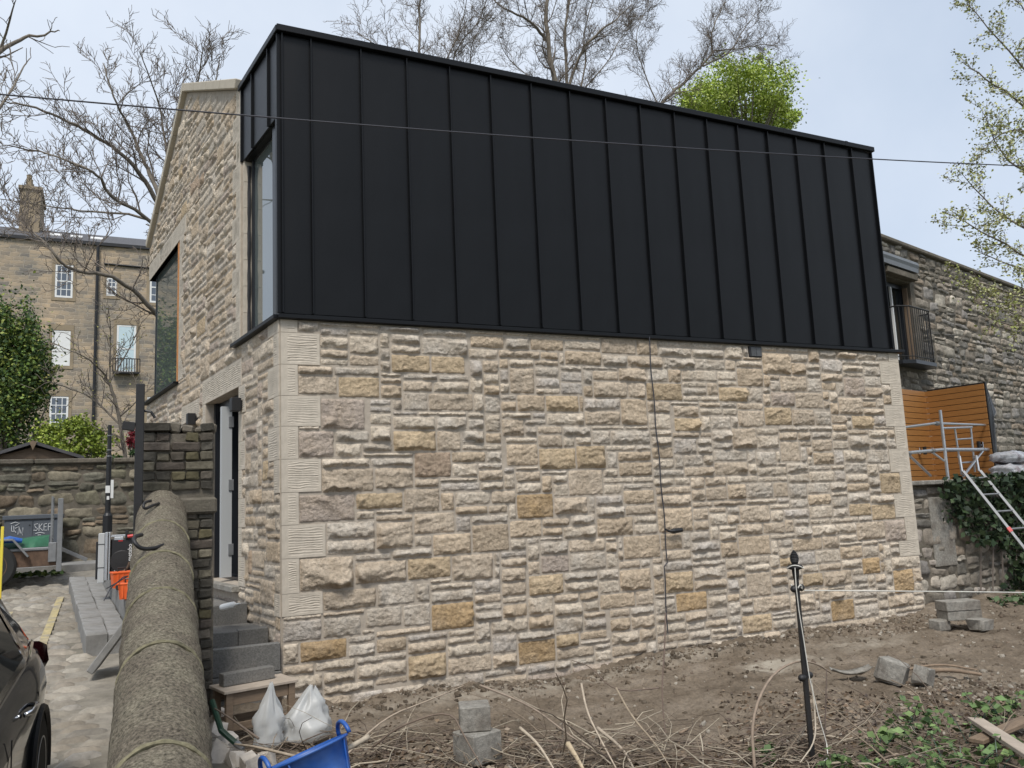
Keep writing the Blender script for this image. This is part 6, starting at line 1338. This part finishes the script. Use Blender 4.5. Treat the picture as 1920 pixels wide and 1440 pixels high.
tag(MB().tube([(x, y, LZ(y) + 0.43 + z) for x, y, z in pts], 0.007, 6).build('power_lead', MT['cable'], None), 'black power lead looping over the orange cases', 'cable')

# lamp post stub with small signs
lpst = empty('sign_post', (0.06, 18.0, LZ(18.0)), label='black cast post with small white plates by the lane wall', cat='post')
pz = at(203, 797, 18.0)[2] - LZ(18.0); bz = at(203, 962, 18.0)[2] - LZ(18.0)
MB().lathe([(0.10, -0.3), (0.10, 0.05), (0.085, 0.1), (0.085, bz - 0.05), (0.06, bz)], (0, 0, 0), 16).build('base', MT['black'], lpst, smooth=False); MB().lathe([(0.055, bz), (0.05, bz + 0.03), (0.045, pz - 0.6), (0.038, pz - 0.59), (0.036, pz)], (0, 0, 0), 14).build('shaft', MT['black'], lpst)
MB().box((-0.05, -0.055, pz - 1.32), (0.03, -0.047, pz - 1.18)).build('white_plate', MT['white'], lpst); MB().box((0.04, -0.04, pz - 1.42), (0.09, 0.04, pz - 1.07)).build('side_plate', MT['white'], lpst); MB().box((-0.025, -0.055, pz - 1.45), (0.02, -0.047, pz - 1.38)).build('small_plate', MT['white'], lpst)
for zz in (0.22, 0.5, 0.62): MB().lathe([(0.046, 0), (0.048, 0.01), (0.046, 0.02)], (0, 0, pz - zz), 12).build('band', MT['steel'], lpst)

# street cabinet with scrawls
cbx = -1.74; cab = empty('street_cabinet', (cbx, 19.0, 0.98), label='grey steel street cabinet with white scrawled graffiti', cat='cabinet')
CW = 0.98; CH = 1.02
MB().box((0, 0, -0.05), (CW, 0.42, CH - 0.09), 0.006).build('cabinet_body', MT['dgrey_paint'], cab); MB().box((-0.03, -0.04, CH - 0.085), (CW + 0.03, 0.46, CH), 0.01).build('cabinet_lid', MT['dgrey_paint'], cab)
for s in (0, 1): MB().box((0.02 + s * CW / 2, -0.012, 0.0), (CW / 2 - 0.01 + s * CW / 2, 0.0, CH - 0.12), 0.003).build('door', MT['dgrey_paint'], cab)
MB().lathe([(0.014, -0.02), (0.014, -0.012)], (CW / 2 - 0.06, 0, CH - 0.20), 10, 'y').build('lock', MT['black'], cab)
def scrawl(strokes, x, z, s, r=0.007):
    for st_ in strokes: MB().tube([(x + px_ * s, -0.018, z + pz_ * s) for px_, pz_ in st_], r, 4).build('scrawl', MT['chalk'], cab)
scrawl([[(0, 1), (0, 0.45), (0.18, 0.4)], [(0.18, 0.95), (0.2, 0.5), (0.38, 0.3)], [(0.3, 0.7), (0.6, 0.85), (0.75, 0.2)], [(0.55, 0.1), (0.6, 0.8), (0.95, 0.0), (0.95, 0.75)], [(-0.1, 1.15), (0.3, 1.3), (0.65, 1.15), (0.3, 0.95)]], 0.13, 0.63, 0.20)
scrawl([[(0.3, 1.0), (0.05, 0.95), (0.15, 0.7), (0.3, 0.6), (0.2, 0.45), (0, 0.5)], [(0.4, 1.0), (0.4, 0.4)], [(0.62, 1.0), (0.42, 0.7), (0.66, 0.42)], [(0.95, 0.98), (0.75, 0.95), (0.75, 0.45), (0.95, 0.45)], [(0.75, 0.72), (0.92, 0.72)], [(1.3, 1.0), (1.06, 0.98), (1.06, 0.42)], [(1.06, 0.72), (1.25, 0.74)], [(0.15, 0.22), (0.5, 0.28), (0.8, 0.2)], [(0.32, 0.08), (0.52, 0.1), (0.48, -0.08), (0.38, -0.12)]], 0.50, 0.60, 0.24)
scrawl([[(0, 0), (0.1, 0.12), (0.2, 0.0), (0.3, 0.13), (0.45, 0.02), (0.6, 0.12), (0.8, 0.05)]], 0.08, CH - 0.065, 0.34, 0.010)

# trailer
tr = empty('trailer', (-0.60, 16.0, LZ(16.0)), R_(2), 'rusty grey flatbed trailer with mesh tailgate and green load', 'trailer')
MB().box((-3.6, 0, 0.58), (-0.05, 1.5, 0.63), 0.01).build('bed', MT['steel'], tr); MB().box((-3.6, -0.012, 0.32), (-0.08, 0.03, 0.578), 0.006).build('side_panel', MT['rust'], tr); MB().box((-3.6, -0.03, 0.585), (-0.06, -0.012, 0.62), 0.004).build('side_rail', MT['steel'], tr)
MB().box((-0.10, -0.05, 0.22), (-0.02, 0.04, 1.42), 0.006).build('corner_post', MT['steel'], tr); MB().box((-0.22, -0.06, 0.38), (-0.10, -0.02, 0.70), 0.01).build('latch_plate', MT['steel'], tr)
tg = MB(); tg.box((-0.20, 0.05, 0.66), (-0.17, 1.5, 0.70)); tg.box((-0.20, 0.05, 1.42), (-0.17, 1.5, 1.46)); tg.box((-0.20, 0.05, 0.70), (-0.17, 0.09, 1.42)); tg.box((-0.20, 1.46, 0.70), (-0.17, 1.5, 1.42))
for k in range(22): tg.box((-0.188, 0.1 + k * 0.062, 0.70), (-0.180, 0.108 + k * 0.062, 1.42))
for k in range(11): tg.box((-0.187, 0.09, 0.74 + k * 0.062), (-0.181, 1.46, 0.748 + k * 0.062))
tg.build('mesh_tailgate', MT['steel'], tr)
nu, nv = 40, 12; U, Vv = np.meshgrid(np.linspace(-2.0, -0.22, nu), np.linspace(0.03, 1.4, nv)); Z = 0.64 + (0.10 + 0.06 * np.clip((U + 1.2), 0, 1)) * np.sin(np.clip((Vv - 0.03) / 0.12, 0, 1) * np.pi / 2) + 0.03 * fbm(U * 3, Vv * 3, 6, 3)
V = np.stack([U.ravel(), Vv.ravel(), Z.ravel()], 1); i = (np.arange(nv - 1)[:, None] * nu + np.arange(nu - 1)[None, :]).ravel(); F = [list(q) for q in np.stack([i, i + 1, i + 1 + nu, i + nu], 1)]; n0 = len(V); V = np.vstack([V, np.stack([U[0], Vv[0], U[0] * 0 + 0.632], 1)]); F += [[k, n0 + k, n0 + k + 1, k + 1][::-1] for k in range(nu - 1)]
tag(link('tarpaulin', np_mesh('tarpaulin', V, F, MT['tarp'], True), None, None, (-0.60, 16.0, LZ(16.0)), (0, 0, R_(2))), 'green tarpaulin load bulging over the trailer side', 'tarpaulin')
tag(MB().tube([(-1.52, 16.02, LZ(16) + 0.76), (-1.38, 16.0, LZ(16) + 0.78), (-1.20, 16.0, LZ(16) + 0.75)], [0.04, 0.06, 0.035], 10).build('blue_bundle', MT['bluepl'], None, (0.0, 0, 0)), 'blue plastic bundle on the trailer bed', 'bundle')
wx = -1.02; wh = empty('wheel', (wx, -0.02, 0.36), parent=tr)
def wheel(parent, R0, rw, rim_mat, name='wheel'):
    MB().lathe([(R0 * 0.62, -rw), (R0 * 0.9, -rw), (R0, -rw * 0.7), (R0, rw * 0.7), (R0 * 0.9, rw), (R0 * 0.62, rw)], (0, 0, 0), 36, 'y').build('tyre', MT['rubber'], parent, smooth=False); MB().lathe([(0.02, -rw * 0.75), (R0 * 0.25, -rw * 0.8), (R0 * 0.3, -rw * 0.4), (R0 * 0.52, -rw * 0.35), (R0 * 0.6, -rw * 1.02), (R0 * 0.63, -rw * 1.02), (R0 * 0.63, rw * 0.9)], (0, 0, 0), 30, 'y').build('rim', rim_mat, parent)
    for k in range(10): a = k * 0.628; MB().lathe([(0.018, -rw * 0.45), (0.018, -rw * 0.40)], (R0 * 0.42 * math.sin(a), 0, R0 * 0.42 * math.cos(a)), 8, 'y').build('rim_hole', MT['black'], parent)
wheel(wh, 0.36, 0.09, MT['rust'])
mg = MB(); mg.box((-0.40, -0.14, 0.40), (0.30, 0.10, 0.43), 0.004); mg.build('mudguard', MT['steel'], tr, (wx, 0, 0.36)); MB().box((0, -0.14, -0.02), (0.36, 0.10, 0.01), 0.004).build('mudguard', MT['steel'], tr, (wx + 0.30, 0, 0.775), (0, R_(52), 0))
MB().box((0, 0.3, 0), (0.45, 0.36, 0.06), 0.004).build('ramp_arm', MT['steel'], tr, (-0.05, 0, 0.55), (0, R_(28), 0))
gl = empty('cut_greenery', (-1.1, 17.3, LZ(17.3)), label='cut leafy sprig lying on the lane beneath trailer', cat='greenery'); P = np.array([(rg2.uniform(-0.35, 0.45), rg2.normal() * 0.06, 0.03 + abs(rg2.normal()) * 0.02) for _ in range(160)]); leaves(P, 0.10, [(0.12, 0.19, 0.04), (0.20, 0.26, 0.07), (0.06, 0.10, 0.03)], 81, parent=gl, flat=0.6); MB().tube([(-0.4, 0, 0.03), (0.5, 0.03, 0.03)], 0.01, 5).build('stem', MT['twig'], gl)
tag(MB().box((-0.012, -0.012, 0), (0.012, 0.012, 1.5), 0.003).build('marker_stick', mat('yellow_stick', (0.75, 0.60, 0.06), 0.5), None, (float(at(1, 1085, 9.0)[0]), 9.0, LZ(9.0))), 'thin yellow stick standing at the edge of lane', 'stick')

# parked car (front towards the camera, only its rear flank shows)
car = empty('parked_car', (-1.27, 4.62, LZ(4.62)), R_(-3.5), 'black hatchback parked tight against the coping wall', 'car')
car.rotation_euler = (R_(4.1), 0, R_(-3.5))
def loft(stations, close=True):
    n = len(stations[0]); V = [p for s in stations for p in s]; F = []
    for i in range(len(stations) - 1):
        for k in range(n): a = i * n + k; b = i * n + (k + 1) % n; F.append([a, a + n, b + n, b])
    F.append(list(range(n))); F.append(list(range((len(stations) - 1) * n + n - 1, (len(stations) - 1) * n - 1, -1))); return V, F
def crv(keys, y): return float(np.interp(y, [k[0] for k in keys], [k[1] for k in keys]))
ZB = [(-2.05, 0.36), (-1.9, 0.22), (1.85, 0.24), (2.05, 0.40)]; ZT = [(-2.05, 0.60), (-1.9, 0.72), (-1.4, 0.84), (-0.9, 0.93), (0, 0.94), (1.0, 0.965), (1.6, 0.99), (1.95, 0.97), (2.05, 0.86)]
WD_ = [(-2.05, 0.60), (-1.9, 0.74), (-1.5, 0.85), (-0.8, 0.885), (0.6, 0.885), (1.2, 0.90), (1.6, 0.885), (1.9, 0.79), (2.05, 0.62)]
stn = []
for y in np.linspace(-2.05, 2.05, 42):
    zb, zt, w = crv(ZB, y), crv(ZT, y), crv(WD_, y); h = zt - zb; half = [(w * 0.80, zb), (w * 0.95, zb + h * 0.10), (w * 0.99, zb + h * 0.30), (w * 0.985, zb + h * 0.5), (w * 1.0, zb + h * 0.68), (w * 0.985, zb + h * 0.80), (w * 0.94, zb + h * 0.93), (w * 0.86, zt), (w * 0.45, zt + 0.015)]
    stn.append([(x, y, z) for x, z in half] + [(-x, y, z) for x, z in reversed(half)])
V, F = loft(stn); link('body', np_mesh('body', np.array(V), F, MT['carpaint'], True), None, car)
GT = [(-1.0, 0.93), (-0.35, 1.36), (0.0, 1.45), (0.6, 1.475), (1.2, 1.45), (1.6, 1.38), (1.85, 1.18), (2.0, 0.98)]; GW = [(-1.0, 0.74), (-0.35, 0.60), (0.2, 0.585), (1.2, 0.58), (1.6, 0.56), (1.85, 0.60), (2.0, 0.66)]; GB = [(-1.0, 0.78), (0, 0.815), (1.2, 0.82), (1.7, 0.77), (2.0, 0.69)]
stn = []
for y in np.linspace(-1.0, 2.0, 31):
    zt, wt, wb_ = crv(GT, y), crv(GW, y), crv(GB, y); zb = crv(ZT, y) - 0.02; zt = max(zt, zb + 0.01); half = [(wb_, zb), (wb_ * 0.6 + wt * 0.4, zb * 0.6 + zt * 0.4), (wb_ * 0.25 + wt * 0.75, zb * 0.25 + zt * 0.75), (wt * 0.99, zt - 0.035 * min(1, (zt - zb) / 0.2)), (wt * 0.9, zt), (wt * 0.4, zt + 0.012)]
    stn.append([(x, y, z) for x, z in half] + [(-x, y, z) for x, z in reversed(half)])
V, F = loft(stn); link('cabin', np_mesh('cabin', np.array(V), F, MT['carpaint'], True), None, car)
def gside(y, f, s, off=0.006):
    zt, wt, wb_ = crv(GT, y), crv(GW, y), crv(GB, y); zb = crv(ZT, y) - 0.02; return (s * (wb_ * (1 - f) + wt * f + off + 0.012), y, zb * (1 - f) + (zt - 0.03) * f)
for s in (1, -1):
    for (ya, yb, nm) in ((-0.62, 0.22, 'side_window'), (0.30, 1.12, 'side_window'), (1.17, 1.62, 'quarter_window')):
        V = []; F = []; n = 8
        for k in range(n):
            y = ya + (yb - ya) * k / (n - 1); fl = 0.10; fh = 0.86 if nm == 'side_window' else 0.86 - 0.5 * (k / (n - 1)); 
            for f in (fl, (fl + fh) / 2, fh): V.append(gside(y, f, s))
        for k in range(n - 1):
            for q in range(2): a = 3 * k + q; F.append([a, a + 1, a + 4, a + 3] if s < 0 else [a, a + 3, a + 4, a + 1])
        link(nm, np_mesh(nm, np.array(V), F, MT['carglass'], True), None, car)
    for y in (-0.45, 0.52 + 0.25):
        if y > 0: pass
        hx = 0.885; t = MB(); t.tube([(s * (hx + 0.000), y - 0.10, 0.80), (s * (hx + 0.035), y - 0.07, 0.805), (s * (hx + 0.038), y + 0.07, 0.805), (s * (hx + 0.0), y + 0.10, 0.80)], 0.013, 8); t.build('door_handle', MT['chrome'], car, smooth=True)
    MB().tube([gside(y, 0.04, s, 0.012) for y in np.linspace(-0.7, 1.75, 20)], 0.008, 5).build('window_trim', MT['chrome'], car)
    mr = MB(); mr.lathe([(0.02, -0.10), (0.06, -0.07), (0.08, 0), (0.075, 0.06), (0.045, 0.075)], (s * 0.90, -0.66, 0.955), 14, 'y'); mr.build('wing_mirror', MT['carpaint'], car, smooth=True)
    MB().box((min(s * 0.84, s * 0.95), -0.64, 0.93), (max(s * 0.84, s * 0.95), -0.58, 0.97), 0.01).build('mirror_arm', MT['black'], car)
    tl_ = MB(); V = [(s * 0.862, 1.70, 0.95), (s * 0.80, 1.88, 0.94), (s * 0.66, 2.01, 0.92), (s * 0.68, 2.02, 0.74), (s * 0.82, 1.90, 0.74), (s * 0.872, 1.76, 0.84)]
    tl_.add(V, [[0, 1, 4, 5] if s > 0 else [5, 4, 1, 0], [1, 2, 3, 4] if s > 0 else [4, 3, 2, 1]]); tl_.build('tail_light', MT['rlight'], car)
    for y in (-1.28, 1.28):
        w_ = empty('wheel', (s * 0.80, y, 0.31), R_(90) if s > 0 else R_(-90), parent=car); wheel(w_, 0.31, 0.10, MT['alu'])
        ac = MB(); ac.tube([(s * 0.893, y + 0.345 * math.cos(a), 0.32 + 0.345 * math.sin(a)) for a in np.linspace(-0.25, math.pi + 0.25, 22)], 0.020, 6); ac.build('wheel_arch', MT['black'], car); MB().lathe([(0.01, -0.003), (0.34, -0.003), (0.34, 0.003), (0.01, 0.003)], (s * 0.884, y, 0.32), 28, 'x').build('arch_lining', MT['black'], car)
for y in (-0.72, 0.26, 1.14): 
    MB().tube([(0.887 + 0.004, y, z) for z in (0.30, 0.55, 0.80)], 0.003, 4).build('door_gap', MT['black'], car)
